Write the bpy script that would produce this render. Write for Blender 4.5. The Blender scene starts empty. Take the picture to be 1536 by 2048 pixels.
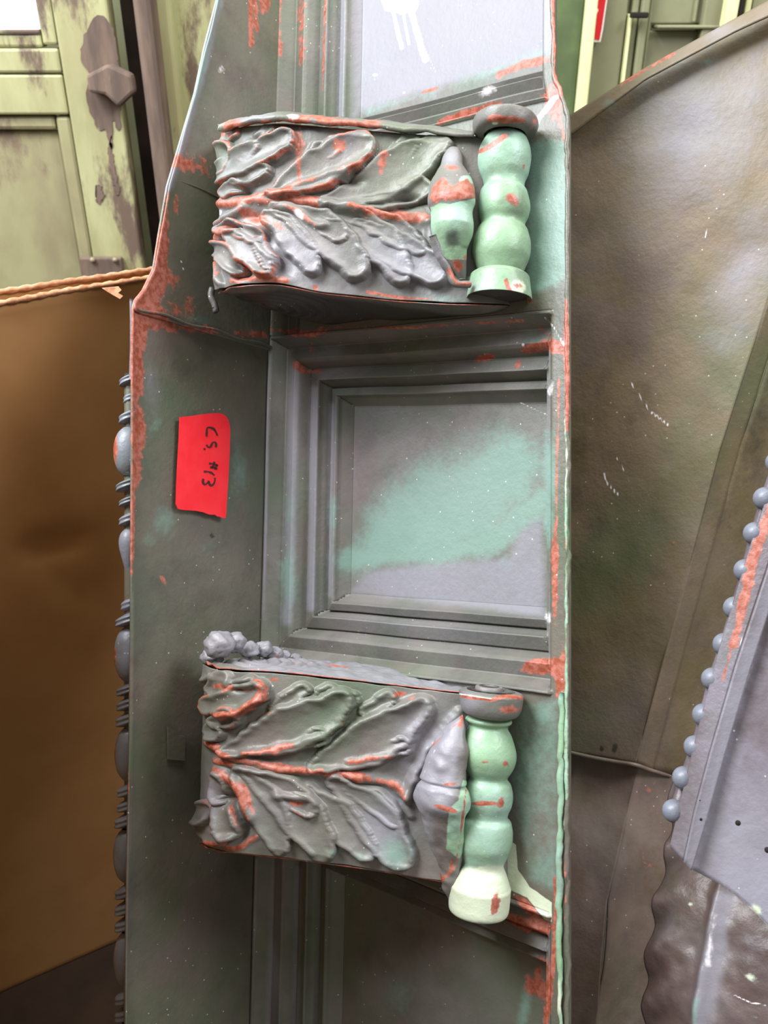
import bpy, math, random
import numpy as np
from mathutils import Matrix, Vector
random.seed(4); RNG = np.random.default_rng(4)
C = bpy.context.scene.collection
SC = bpy.context.scene
# ------------------------------------------------------------------ camera, world, lights
F = 1774.0                      # focal length in pixels of the 1536 x 2048 frame
CAMZ = 1.5; PITCH = math.radians(30)
cd = bpy.data.cameras.new('camera'); cam = bpy.data.objects.new('camera', cd); C.objects.link(cam)
cam.location = (0, 0, CAMZ); cam.rotation_euler = (math.pi/2-PITCH, 0, 0)
cd.sensor_fit = 'VERTICAL'; cd.sensor_height = 36; cd.lens = 36*F/2048
cd.dof.use_dof = True; cd.dof.focus_distance = 0.86; cd.dof.aperture_fstop = 10; cd.clip_start = .02
SC.camera = cam
w = bpy.data.worlds.new('world'); SC.world = w; w.use_nodes = True
w.node_tree.nodes['Background'].inputs[0].default_value = (1, .95, .88, 1)
w.node_tree.nodes['Background'].inputs[1].default_value = .26
def area(name, loc, aim, sx, sy, power, col):
    l = bpy.data.lights.new(name, 'AREA'); l.shape = 'RECTANGLE'; l.size = sx; l.size_y = sy; l.energy = power; l.color = col
    o = bpy.data.objects.new(name, l); C.objects.link(o); o.location = loc
    o.rotation_euler = (Vector(aim)-Vector(loc)).to_track_quat('-Z', 'Y').to_euler(); return o
area('skylight', (-1.5, .55, 3.5), (0, .9, .9), 1.3, .9, 85, (.96, .98, 1))
area('window_light', (-2.45, .75, 2.75), (0, .8, 1.2), 1.5, 1.3, 80, (.82, .88, 1))
area('right_fill', (1.7, .1, 3.0), (.4, .8, .8), .9, .8, 34, (.92, .92, 1))  # added fill for the right-hand pieces, no roof opening known there
area('back_room_light', (.3, 1.2, 3.3), (0, 2.3, 1.4), 2.2, .6, 34, (1, .98, .88))
vs = SC.view_settings; vs.view_transform = 'Standard'; vs.look = 'None'; vs.gamma = 1; vs.use_curve_mapping = False
vs.exposure = 0.72

# ------------------------------------------------------------------ frames and projection
cp, sp = math.cos(PITCH), math.sin(PITCH)
CW = np.array([[1, 0, 0], [0, sp, cp], [0, cp, -sp]])       # rows: world xyz from camera X, Y(up), D(depth)
CAM = np.array([0, 0, CAMZ])
def w2c(p): return (np.asarray(p, float)-CAM) @ CW
def c2w(q): return CAM + np.asarray(q, float) @ CW.T
def ray(px, py): return np.stack([(np.asarray(px, float)-768)/F, (1024-np.asarray(py, float))/F, np.ones_like(np.asarray(px, float)+np.asarray(py, float))], -1)
def w2p(p):
    q = w2c(p); return 768+F*q[..., 0]/q[..., 2], 1024-F*q[..., 1]/q[..., 2]
def unit(a): a = np.asarray(a, float); return a/np.linalg.norm(a)
def at(px, py, D): return c2w(ray(px, py)*np.asarray(D, float)[..., None])
def on_plane(px, py, p0, n):                                  # world plane
    d = ray(px, py) @ CW.T; k = ((p0-CAM)@n)/(d@n); return CAM + d*k[..., None]
# the cornice's own frame: U right along the board, V up along it, N out of its face
S_ = unit([-.765, .037, .643]); Vc = unit([.017, .996, .082]); Uc = -S_; Nc = unit(np.cross(Uc, Vc))   # the old sheet is slightly racked
Nc = Nc if Nc[2] < 0 else -Nc
R0 = ray(1135., 1024.)*.80
Uw, Vw, Nw, R0w = CW@Uc, CW@Vc, CW@Nc, c2w(R0)
BI = np.linalg.inv(np.stack([Uw, Vw, Nw]))
def nip(v, s=0.):                                              # the sheet narrows above the upper bracket
    a = np.clip((v-.365)/.06, 0, 1); return .015*a*a*(3-2*a)*np.clip(1-s/.05, 0, 1)
def L2W(s, t, v):                                             # s leftwards, t out of the face, v up
    s, t, v = np.broadcast_arrays(np.asarray(s, float), np.asarray(t, float), np.asarray(v, float))
    return R0w - s[..., None]*Uw + t[..., None]*Nw + v[..., None]*Vw
def sv_at(px, py, t):
    p = (on_plane(px, py, R0w+t*Nw, Nw)-R0w) @ BI; return -p[..., 0], p[..., 1]
def tv_at(px, py, s):
    p = (on_plane(px, py, R0w-s*Uw, unit(np.cross(Vw, Nw)))-R0w) @ BI; return p[..., 2], p[..., 1]
def v_at(s, t, py):                                           # v such that (s,t,v) shows on pixel row py
    b = w2c(L2W(s, t, 0*np.asarray(s))); k = (1024-np.asarray(py, float))/F
    return (k*b[..., 2]-b[..., 1])/(Vc[1]-k*Vc[2])

# ------------------------------------------------------------------ value noise
_P = RNG.random((64, 64, 64))
def vnoise(p):
    p = np.asarray(p, float); i = np.floor(p).astype(int); f = p-i; f = f*f*(3-2*f); r = 0
    for a in (0, 1):
        for b in (0, 1):
            for c in (0, 1):
                wt = (f[..., 0] if a else 1-f[..., 0])*(f[..., 1] if b else 1-f[..., 1])*(f[..., 2] if c else 1-f[..., 2])
                r = r + wt*_P[(i[..., 0]+a) % 64, (i[..., 1]+b) % 64, (i[..., 2]+c) % 64]
    return r
def fbm(p, k=3):
    p = np.asarray(p, float); return sum(vnoise(p*2**i+i*7.3)/2**(i+1) for i in range(k))*(1/(1-.5**k))-.5

# ------------------------------------------------------------------ materials
def lin(c): return tuple((x/255/12.92 if x/255 <= .04045 else ((x/255+.055)/1.055)**2.4) for x in c)+(1,)
class NT:
    def __init__(s, name):
        s.m = bpy.data.materials.new(name); s.m.use_nodes = True; s.t = s.m.node_tree; s.b = s.t.nodes['Principled BSDF']
        s.co = s.t.nodes.new('ShaderNodeTexCoord').outputs['Object']
    def n(s, ty, **k):
        o = s.t.nodes.new(ty)
        for a, b in k.items(): setattr(o, a, b)
        return o
    def l(s, a, b): s.t.links.new(a, b)
    def noise(s, sc, det=4, rough=.6, stretch=None):
        o = s.n('ShaderNodeTexNoise'); o.inputs['Scale'].default_value = sc; o.inputs['Detail'].default_value = det; o.inputs['Roughness'].default_value = rough
        if stretch:
            mp = s.n('ShaderNodeMapping'); mp.inputs['Scale'].default_value = stretch; s.l(s.co, mp.inputs[0]); s.l(mp.outputs[0], o.inputs['Vector'])
        else: s.l(s.co, o.inputs['Vector'])
        return o.outputs['Fac']
    def math(s, op, a, b, cl=False):
        o = s.n('ShaderNodeMath', operation=op, use_clamp=cl)
        for i, x in enumerate((a, b)):
            if isinstance(x, (int, float)): o.inputs[i].default_value = x
            else: s.l(x, o.inputs[i])
        return o.outputs[0]
    def step(s, x, a, b):
        o = s.n('ShaderNodeMapRange'); o.interpolation_type = 'SMOOTHSTEP'; s.l(x, o.inputs[0]); o.inputs[1].default_value = a; o.inputs[2].default_value = b; return o.outputs[0]
    def mix(s, f, a, b):
        o = s.n('ShaderNodeMix', data_type='RGBA')
        if isinstance(f, (int, float)): o.inputs[0].default_value = f
        else: s.l(f, o.inputs[0])
        for i, x in ((6, a), (7, b)):
            if isinstance(x, tuple): o.inputs[i].default_value = x
            else: s.l(x, o.inputs[i])
        return o.outputs[2]
    def attr(s, name):
        o = s.n('ShaderNodeAttribute', attribute_name=name); return o.outputs['Fac']
    def bump(s, h, st, dist=.001):
        o = s.n('ShaderNodeBump'); o.inputs['Strength'].default_value = st; o.inputs['Distance'].default_value = dist; s.l(h, o.inputs['Height']); s.l(o.outputs[0], s.b.inputs['Normal'])
def copper(name, base, base2, teal=(118, 152, 140), tealamt=.0, rough=.42, wearamt=0., light=(150, 152, 168), lightamt=.0, spec=.5, greenamt=.5):
    k = NT(name); n1 = k.noise(9, 6, .62); n2 = k.noise(28, 5, .6); n3 = k.noise(160, 3, .6); n4 = k.noise(5, 4, .55)
    c = k.mix(k.step(n1, .38, .62), lin(base), lin(base2))
    c = k.mix(k.math('MULTIPLY', k.step(n2, .45, .75), .45), c, lin((70, 60, 58)))
    c = k.mix(k.math('MULTIPLY', k.step(n4, .47, .68), greenamt), c, lin((76, 98, 66)))
    c = k.mix(k.math('MULTIPLY', k.step(k.noise(7.3, 5, .6), .5, .68), greenamt), c, lin((106, 90, 90)))
    if lightamt: c = k.mix(k.math('MULTIPLY', k.step(k.noise(6.5, 6, .65), .42, .7), lightamt), c, lin(light))
    def chan(a, gain, lo, hi, extra=0):
        x = k.math('ADD', k.attr(a), k.math('MULTIPLY', k.math('SUBTRACT', n2, .5), gain))
        x = k.math('ADD', x, k.math('MULTIPLY', k.math('SUBTRACT', n3, .5), gain*.5))
        if extra: x = k.math('ADD', x, extra)
        return k.step(x, lo, hi)
    c = k.mix(k.math('MULTIPLY', chan('dust_sheen', .5, .2, .9), .75), c, lin((134, 133, 142)))  # dusty film, and highlights painted on the mouldings and upper coffer
    c = k.mix(k.math('MULTIPLY', chan('teal', .9, .3, .95, tealamt), .66), c, lin(teal))
    c = k.mix(chan('mint', .5, .42, .58), c, k.mix(k.step(n2, .35, .7), lin((130, 160, 128)), lin((146, 176, 160))))
    c = k.mix(chan('cream', .5, .42, .6), c, lin((190, 200, 176)))
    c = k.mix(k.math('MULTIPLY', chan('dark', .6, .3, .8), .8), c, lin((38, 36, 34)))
    c = k.mix(chan('wear', 1.3, .42, .62, wearamt), c, k.mix(k.step(n3, .35, .65), lin((140, 68, 44)), lin((168, 104, 90))))
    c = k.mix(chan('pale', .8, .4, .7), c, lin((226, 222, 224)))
    v = k.n('ShaderNodeTexVoronoi'); v.inputs['Scale'].default_value = 95; k.l(k.co, v.inputs['Vector'])
    sp_ = k.math('MULTIPLY', k.math('LESS_THAN', v.outputs['Distance'], .075), k.math('GREATER_THAN', n1, .5))
    c = k.mix(k.math('MULTIPLY', sp_, .7), c, lin((196, 200, 190)))
    k.l(c, k.b.inputs['Base Color']); k.b.inputs['Roughness'].default_value = rough; k.b.inputs['Specular IOR Level'].default_value = spec
    k.bump(k.math('ADD', n3, k.math('MULTIPLY', n2, 1.4)), .32, .0016)
    return k.m
def plain(name, c1, c2, sc=20, rough=.7, stretch=None, c3=None, t3=(.6, .7), bump=.3, spec=.4, dist=.002):
    k = NT(name); n = k.noise(sc, 6, .6, stretch); c = k.mix(k.step(n, .35, .65), lin(c1), lin(c2))
    if c3:
        n5 = k.noise(sc*.6, 8, .7, stretch); c = k.mix(k.step(n5, *t3), c, lin(c3))
    k.l(c, k.b.inputs['Base Color']); k.b.inputs['Roughness'].default_value = rough; k.b.inputs['Specular IOR Level'].default_value = spec; k.bump(n, bump, dist)
    return k.m
M = dict(
 shadecard=plain('shade_dark_cardboard', (66, 50, 38), (48, 38, 30), 8, .9),  # floor of the box, coloured dark to stand for shade
 crump=copper('dark_crumpled_copper', (84, 68, 64), (104, 90, 88), light=(136, 130, 134), lightamt=.55, wearamt=.02),
 patina=copper('aged_copper', (88, 90, 78), (102, 97, 86)),
 coffer=copper('coffer_copper', (92, 94, 86), (108, 105, 100), tealamt=.02, rough=.5, spec=.38),
 leaf=copper('leaf_copper', (98, 99, 94), (112, 108, 103), wearamt=-.02, rough=.45),
 mint=copper('mint_copper', (128, 158, 126), (142, 174, 158), rough=.42, greenamt=.08),
 sheet=copper('brown_copper', (104, 92, 64), (118, 102, 80), tealamt=-.05, light=(122, 114, 112), lightamt=.3, rough=.52),
 lav=copper('lavender_copper', (88, 78, 80), (108, 100, 108), light=(146, 144, 160), lightamt=.75, wearamt=.02),
 rust=copper('brown_rust_copper', (104, 86, 72), (120, 104, 96), light=(142, 138, 130), lightamt=.45, wearamt=.04),
 bead=copper('bead_copper', (104, 108, 118), (122, 126, 138), wearamt=.0),
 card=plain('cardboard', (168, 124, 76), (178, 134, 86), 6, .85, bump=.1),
 cardedge=plain('cardboard_edge', (204, 152, 116), (160, 110, 78), 90, .9, bump=.2),
 paint=plain('peeling_green_paint', (168, 168, 126), (146, 142, 104), 9, .6, (1, 1, .3), (98, 82, 70), (.50, .58), .6),
 paint2=plain('dull_green_paint', (148, 144, 108), (128, 120, 92), 7, .6, (1, 1, .5), (112, 96, 80), (.56, .66), .4),
 bare=plain('bare_weathered_wood', (112, 94, 82), (86, 72, 64), 14, .85, (2, 2, .4), (164, 160, 118), (.6, .66), .6),
 gap=plain('shadowed_timber', (58, 46, 42), (44, 36, 34), 12, .9),
 olive=plain('olive_grey_paint', (128, 130, 100), (118, 116, 92), 6, .6, None, (104, 84, 70), (.66, .74), .2),
 post=plain('mossy_green_paint', (88, 104, 66), (74, 88, 56), 12, .7),
 cream=plain('cream_paint', (218, 220, 168), (204, 206, 156), 12, .6, None, (120, 110, 70), (.68, .72)),
 red=plain('red_cloth_tape', (238, 34, 46), (242, 46, 56), 40, .45, bump=.15),
 sign=plain('red_sign_face', (206, 34, 40), (212, 44, 48), 10, .4, bump=.05),
 white=plain('white_sign_print', (240, 236, 228), (232, 228, 220), 10, .5, bump=.05),
 ink=plain('black_marker', (60, 22, 22), (84, 26, 28), 90, .6, bump=.05),
 floor=plain('dusty_floor', (66, 58, 50), (52, 46, 40), 8, .9),
 wall=plain('old_plaster', (150, 150, 118), (132, 128, 100), 5, .8),
 hole=plain('dark_hole', (20, 16, 14), (26, 20, 18), 10, .9),
 brass=plain('dull_metal', (150, 140, 110), (110, 100, 84), 30, .4),
)
def glow(name, c, e):
    k = NT(name); k.b.inputs['Base Color'].default_value = lin(c); k.b.inputs['Emission Color'].default_value = lin(c); k.b.inputs['Emission Strength'].default_value = e; return k.m
M['daylight'] = glow('daylit_frosted_glass', (240, 246, 255), 1.6)

# ------------------------------------------------------------------ paint: patches of wear, and some painted light and shade, with their own shapes
CH = ('dust_sheen', 'teal', 'mint', 'cream', 'dark', 'wear', 'pale')
def seg_dist(x, y, pts):
    best = np.full(x.shape, 1e9); par = np.zeros(x.shape); L = 0; pts = np.asarray(pts, float)
    if len(pts) == 1: return np.hypot(x-pts[0, 0], y-pts[0, 1]), par
    lens = np.hypot(*(pts[1:]-pts[:-1]).T); T = lens.sum()
    for a, b, l in zip(pts[:-1], pts[1:], lens):
        u = np.clip(((x-a[0])*(b[0]-a[0])+(y-a[1])*(b[1]-a[1]))/(l*l+1e-9), 0, 1)
        d = np.hypot(x-a[0]-u*(b[0]-a[0]), y-a[1]-u*(b[1]-a[1])); m = d < best
        best = np.where(m, d, best); par = np.where(m, (L+u*l)/T, par); L += l
    return best, par
def in_poly(x, y, poly):
    c = np.zeros(x.shape, bool); p = list(poly)
    for (x1, y1), (x2, y2) in zip(p, p[1:]+p[:1]):
        if y1 != y2: c ^= ((y1 > y) != (y2 > y)) & (x < (x2-x1)*(y-y1)/(y2-y1)+x1)
    return c
def paint(x, y, marks):
    out = {}
    for mk in marks:
        ch, ty = mk[0], mk[1]
        if ty == 'b':                                           # blob x y rx ry rot
            _, _, cx, cy, rx, ry, rot = mk[:7]; st = mk[7] if len(mk) > 7 else 1
            a = math.radians(rot); dx, dy = x-cx, y-cy; u = (dx*math.cos(a)+dy*math.sin(a))/rx; v = (-dx*math.sin(a)+dy*math.cos(a))/ry
            val = st*np.clip(1-.5*np.sqrt(u*u+v*v), 0, 1)
        elif ty == 'l':                                         # line pts width
            d, _ = seg_dist(x, y, mk[2]); val = np.clip(1-.5*d/mk[3], 0, 1)*(mk[4] if len(mk) > 4 else 1)
        else:                                                   # polygon pts soft
            ins = in_poly(x, y, mk[2]); d, _ = seg_dist(x, y, list(mk[2])+[mk[2][0]]); sft = mk[3]
            val = np.clip(.5+np.where(ins, 1, -1)*d/sft*.5, 0, 1)*(mk[4] if len(mk) > 4 else 1)
        out[ch] = np.maximum(out.get(ch, 0), val)
    return out

# ------------------------------------------------------------------ mesh helpers
def link(name, me, mat, parent=None, W=None):
    o = bpy.data.objects.new(name, me); C.objects.link(o)
    if mat is not None: me.materials.append(mat)
    if parent: o.parent = parent
    return o
def base_of(parent):                                           # world offset of a chain of empties / meshes
    p = np.zeros(3)
    while parent is not None: p = p+np.array(parent.location); parent = parent.parent
    return p
def resample(pts, n, curve=False):
    p = np.asarray(pts, float)
    if curve:
        q = np.vstack([2*p[0]-p[1], p, 2*p[-1]-p[-2]]); out = []
        for i in range(len(p)-1):
            a, b, c, d = q[i:i+4]; t = np.linspace(0, 1, 24, endpoint=False)[:, None]
            out.append(.5*(2*b+(c-a)*t+(2*a-5*b+4*c-d)*t*t+(3*b-a-3*c+d)*t**3))
        p = np.vstack(out+[p[-1:]])
    l = np.r_[0, np.cumsum(np.linalg.norm(np.diff(p, axis=0), axis=1))]; u = np.linspace(0, l[-1], n)
    return np.stack([np.interp(u, l, p[:, k]) for k in range(p.shape[1])], 1)
def mesh(name, verts, faces, mat, parent=None, smooth=True, attrs=None, solid=0, origin=None, bevel=0):
    """verts in world space; the object sits at `origin` (world) or at its parent's origin."""
    verts = np.asarray(verts, float).reshape(-1, 3); pb = base_of(parent)
    org = pb if origin is None else np.asarray(origin, float)
    me = bpy.data.meshes.new(name); fa = np.asarray(faces) if not isinstance(faces, list) else None
    if fa is not None and fa.ndim == 2:
        k = fa.shape[1]; me.vertices.add(len(verts)); me.vertices.foreach_set('co', (verts-org).astype(np.float32).ravel())
        me.loops.add(fa.size); me.loops.foreach_set('vertex_index', fa.astype(np.int32).ravel())
        me.polygons.add(len(fa)); me.polygons.foreach_set('loop_start', np.arange(0, fa.size, k, dtype=np.int32)); me.polygons.foreach_set('loop_total', np.full(len(fa), k, np.int32))
        me.update(calc_edges=True)
    else: me.from_pydata((verts-org).tolist(), [], faces)
    if smooth: me.polygons.foreach_set('use_smooth', np.ones(len(me.polygons), bool))
    for ch, val in (attrs or {}).items():
        a = me.attributes.new(ch, 'FLOAT', 'POINT'); a.data.foreach_set('value', np.broadcast_to(val, (len(verts),)).astype(np.float32).ravel() if np.ndim(val) == 0 else np.asarray(val, np.float32).ravel())
    o = link(name, me, mat, parent); o.location = org-pb
    if solid:
        md = o.modifiers.new('thickness', 'SOLIDIFY'); md.thickness = abs(solid); md.offset = -1 if solid > 0 else 1
    if bevel:
        md = o.modifiers.new('bevel', 'BEVEL'); md.width = bevel; md.segments = 2
    return o
def gfaces(nu, nv, keep=None, closed=False):
    i = np.arange(nu*nv).reshape(nu, nv)
    if closed: i = np.concatenate([i, i[:, :1]], 1)
    f = np.stack([i[:-1, :-1], i[1:, :-1], i[1:, 1:], i[:-1, 1:]], -1)
    if keep is not None: f = f[keep]
    return f.reshape(-1, 4)
def compact(V, f, attrs=None):
    u, inv = np.unique(f, return_inverse=True); return V.reshape(-1, 3)[u], inv.reshape(f.shape), {k: (np.broadcast_to(a, V.shape[:-1]).reshape(-1)[u]) for k, a in (attrs or {}).items()}
def thing(name, label, cat, loc, group=None):
    o = bpy.data.objects.new(name, None); C.objects.link(o); o.location = loc; o['label'] = label; o['category'] = cat; o.empty_display_size = .05
    if group: o['group'] = group
    return o
def tag(o, label=None, cat=None, group=None, kind=None):
    for k, v in (('label', label), ('category', cat), ('group', group), ('kind', kind)):
        if v: o[k] = v
    return o
def interp_poly(pts, y, axis=1):
    p = np.asarray(sorted(pts, key=lambda q: q[axis]), float); return np.interp(y, p[:, axis], p[:, 1-axis])
def patch(name, left, right, D, mat, parent, nu=80, nv=40, solid=.0015, bump=0, bsc=8, marks=None, disp=None, curve=False, sag=0):
    """a bent sheet between two traced outlines; D = (top-left, top-right, bottom-left, bottom-right) distances"""
    a, b = resample(left, nu, curve), resample(right, nu, curve); u = np.linspace(0, 1, nv)[None, :, None]
    P = a[:, None]*(1-u)+b[:, None]*u; r = np.linspace(0, 1, nu)[:, None]; q = u[..., 0]
    P[..., 1] += sag*np.sin(math.pi*np.minimum(q*1.25, 1))*r**4
    iD = (1/D[0]*(1-r)+1/D[2]*r)*(1-q)+(1/D[1]*(1-r)+1/D[3]*r)*q
    W = at(P[..., 0], P[..., 1], 1/iD)
    n = unit(np.cross(W[-1, 0]-W[0, 0], W[0, -1]-W[0, 0])); n = n if n@(CAM-W[0, 0]) > 0 else -n
    if bump: W = W + n*(fbm(W*bsc, 4)*bump)[..., None]
    if disp is not None: W = W + n*disp(P[..., 0], P[..., 1])[..., None]
    at_ = paint(P[..., 0], P[..., 1], marks) if marks else None
    f = gfaces(nu, nv)[:, ::-1]
    V = W.reshape(-1, 3); fn = np.cross(V[f[0, 1]]-V[f[0, 0]], V[f[0, 2]]-V[f[0, 0]])
    if fn@n < 0: f = f[:, ::-1]
    return mesh(name, V, f, mat, parent, attrs=at_, solid=solid)
def box(name, lo, hi, mat, parent=None, bevel=.003, **k):
    lo, hi = np.array(lo, float), np.array(hi, float)
    v = [[(lo, hi)[(i >> a) & 1][a] for a in range(3)] for i in range(8)]
    f = [[0, 2, 3, 1], [4, 5, 7, 6], [0, 1, 5, 4], [2, 6, 7, 3], [0, 4, 6, 2], [1, 3, 7, 5]]
    return mesh(name, v, f, mat, parent, smooth=False, bevel=bevel, **k)
def prism(name, poly, n, th, mat, parent=None, **k):
    """closed outline (world points) pushed back along -n by th"""
    p = np.asarray(poly, float); m = len(p); V = np.vstack([p, p-np.asarray(n)*th])
    f = [list(range(m)), list(range(2*m-1, m-1, -1))]+[[i, i+m, (i+1) % m+m, (i+1) % m] for i in range(m)]
    return mesh(name, V, f, mat, parent, smooth=False, **k)
def sphere(name, c, r, mat, parent=None, nu=14, nv=20, squash=None, attrs=None):
    th = np.linspace(0, math.pi, nu)[:, None]; ph = np.linspace(0, 2*math.pi, nv, endpoint=False)[None]
    P = np.stack([np.sin(th)*np.cos(ph), np.sin(th)*np.sin(ph), np.cos(th)+0*ph], -1)*r
    if squash is not None: P = P @ squash
    return mesh(name, P.reshape(-1, 3)+c, gfaces(nu, nv, closed=True)[:, ::-1], mat, parent, attrs=attrs)

# ------------------------------------------------------------------ the setting
def wy(px, py, Y):                                             # point on the upright plane y = Y
    return on_plane(np.asarray(px, float), np.asarray(py, float), np.array([0, Y, 0]), np.array([0, 1., 0]))
def struct(o): o['kind'] = 'structure'; return o
struct(box('floor', (-2.6, -.6, -.06), (2.6, 2.5, 0), M['floor'], bevel=0))
struct(box('wall_back', (-2.6, 2.42, 0), (2.6, 2.5, 2.9), M['wall'], bevel=0))
struct(box('wall_right', (2.6, -.6, 0), (2.68, 2.5, 2.9), M['wall'], bevel=0))
struct(box('wall_left', (-2.68, -.6, 0), (-2.6, 2.5, 2.9), M['wall'], bevel=0))

def slabs(name, YF, th, rects, parent, mat, bevel=.004):
    pass
# left: a panelled door with a small bright window
YD = 2.0
def X(px, py, Y=YD): return float(wy(px, py, Y)[0])
def Z(py, Y=YD): return float(wy(768., py, Y)[2])
d1 = bpy.data.objects.new('door_1', None); C.objects.link(d1); d1.location = (-1.1, YD, 0); d1['kind'] = 'structure'
xL = -1.75; xs = X(125, 300); xe = X(236, 200); zt = Z(95)
def member(name, x0, x1, z0, z1, y0, y1, mat, par, bevel=.005): return box(name, (x0, y0, z0), (x1, y1, z1), mat, par, bevel)
xw = X(62, 30)
member('stile', X(150, 300), X(238, 180), 0, 2.1, YD, YD+.045, M['paint'], d1)
member('stile', xw+.012, X(150, 300)-.002, Z(90), 2.1, YD+.004, YD+.045, M['paint'], d1)
member('rail', xL, xw+.010, Z(95)+.0, Z(68), YD+.006, YD+.045, M['paint'], d1)
member('rail', xL, X(150, 300)-.002, Z(146), Z(95)-.002, YD, YD+.045, M['paint'], d1)
member('rail', xL, X(150, 300)-.002, Z(230), Z(149), YD+.002, YD+.045, M['paint'], d1)
member('panel_moulding', X(118, 300), X(150, 300)-.002, 0, Z(230)-.002, YD+.008, YD+.045, M['paint2'], d1, .008)
member('panel_moulding', xL, X(118, 300)-.002, Z(262), Z(232), YD+.012, YD+.045, M['paint2'], d1, .008)
member('door_panel', xL, X(118, 300)-.002, 0, Z(262)-.002, YD+.026, YD+.045, M['paint2'], d1)
for pts in (((168, 70), (196, 30), (222, 50), (236, 110), (240, 180), (238, 262), (228, 240), (222, 300), (212, 258), (196, 262), (184, 232), (172, 200), (178, 150), (160, 110)), ((192, 370), (202, 372), (206, 396), (198, 408), (192, 395)), ((222, 270), (226, 320), (238, 372), (234, 388), (224, 350), (216, 300))):
    q_ = resample(list(pts)+[pts[0]], 70, True)[:-1]; q_ = q_+RNG.normal(0, 1.6, q_.shape)
    prism('bare_patch', wy(q_[:, 0], q_[:, 1], YD-.0015), (0, -1, 0), .0012, M['bare'], d1)
prism('corner_block', [wy(a, b, YD-.035) for a, b in ((172, 150), (215, 128), (262, 150), (268, 185), (236, 215), (210, 190), (176, 185))], (0, -1, 0), .034, M['bare'], d1, bevel=.006)
box('hinge', (X(167, 540), YD-.02, Z(580)), (X(250, 540), YD-.001, Z(512)), M['bare'], d1)
for a in (185, 230): sphere('screw', wy(a, 520, YD-.024), .006, M['brass'], d1)
w1 = bpy.data.objects.new('window_1', None); C.objects.link(w1); w1.location = (xw-.3, YD+.03, Z(68)); w1['kind'] = 'structure'
box('pane', (xL, YD+.034, Z(68)+.002), (xw, YD+.040, 2.05), M['daylight'], w1, 0)
box('sill', (xL, YD+.002, Z(68)+.001), (xw+.01, YD+.03, Z(68)+.008), M['paint'], w1, .002)
# frame post right of the door, and the wall lining beyond it
struct(box('trim_1', (X(300, 300, 1.97), 1.97, 0), (X(336, 300, 1.97), 2.06, 2.1), M['bare'], bevel=.01))
struct(box('trim_2', (X(337, 300, 2.02), 2.02, 0), (X(372, 300, 2.02), 2.1, 2.1), M['paint'], bevel=.01))
struct(box('trim_3', (X(373, 300, 2.06), 2.06, 0), (-.2, 2.12, 2.1), M['paint'], bevel=.004))
struct(box('trim_4', (xe+.004, 2.1, 0), (X(300, 300, 2.1)+.05, 2.16, 2.1), M['gap'], bevel=0))  # dark backing strip; the door gap's shade is in its colour
# right: post, cream strip, wall with sign, a panelled cupboard door
YR = 2.15
def XR(px, py=80): return float(wy(px, py, YR)[0])
def ZR(py): return float(wy(768., py, YR)[2])
struct(box('trim_5', (XR(1080), YR-.02, 0), (XR(1158), YR+.05, 2.1), M['post']))
struct(box('trim_6', (XR(1159), YR-.04, 0), (XR(1181), YR+.03, 2.1), M['cream'], bevel=.004))
struct(box('trim_7', (XR(1182), YR+.01, 0), (XR(1250), YR+.05, 2.1), M['olive']))
d2 = bpy.data.objects.new('door_2', None); C.objects.link(d2); d2.location = (XR(1380), YR, 0); d2['kind'] = 'structure'
box('edge_strip', (XR(1253), YR-.004, 0), (XR(1259), YR+.05, ZR(28)), M['cream'], d2, .002)
box('latch', (XR(1251), YR-.03, ZR(36)), (XR(1284), YR-.008, ZR(24)), M['hole'], d2, .003)
for a, b, y in ((1260, 1274, .012), (1276, 1292, .0), (1294, 1300, .01)): box('stile', (XR(a), YR+y, 0), (XR(b), YR+.05, 2.1), M['olive'], d2, .004)
box('door_panel', (XR(1300), YR+.024, 0), (XR(1405), YR+.05, ZR(62)), M['olive'], d2)
box('door_panel', (XR(1300), YR+.024, ZR(48)), (XR(1405), YR+.05, 2.1), M['olive'], d2)
box('rail', (XR(1310), YR-.005, ZR(58)), (XR(1440), YR+.05, ZR(50)), M['olive'], d2, .004)
box('stile', (XR(1400), YR+.0, 0), (XR(1440), YR+.05, 2.1), M['olive'], d2, .004)
box('stile', (XR(1384), YR+.014, ZR(46)), (XR(1391), YR+.05, 2.1), M['olive'], d2, .004)
struct(box('trim_8', (XR(1442, 30), YR-.03, 0), (XR(1466, 30), YR+.04, 2.1), M['cream'], bevel=.004))
for a, b, m in ((1468, 1476, 'bare'), (1478, 1486, 'red'), (1490, 1502, 'cream'), (1504, 1700, 'olive')):
    struct(box('trim_9', (XR(a, 20), YR-.0, 0), (XR(b, 20), YR+.05, 2.1), M['gap' if m == 'red' else m], bevel=.003))
# the red sign
sg = thing('wall_sign', 'red sign with a white hammer-like pictogram, fixed to the olive wall beside the cream strip', 'sign', (XR(1196), YR-.0, ZR(82)))
sx = lambda a, b: wy(a, b, YR-.006)
prism('sign_plate', [sx(1176, 84), sx(1201, 84), sx(1206, 60), sx(1219, -30), sx(1184, -30)], (0, -1, 0), .004, M['white'], sg)
prism('sign_face', [wy(a, b, YR-.008) for a, b in ((1178, 76), (1199, 80), (1203, 58), (1216, -28), (1187, -28))], (0, -1, 0), .0015, M['sign'], sg)
prism('pictogram', [wy(a, b, YR-.0095) for a, b in ((1181, 69), (1184, 69), (1194, 27), (1197, 20), (1193, 12), (1188, 16), (1190, 27))], (0, -1, 0), .001, M['white'], sg)

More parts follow.
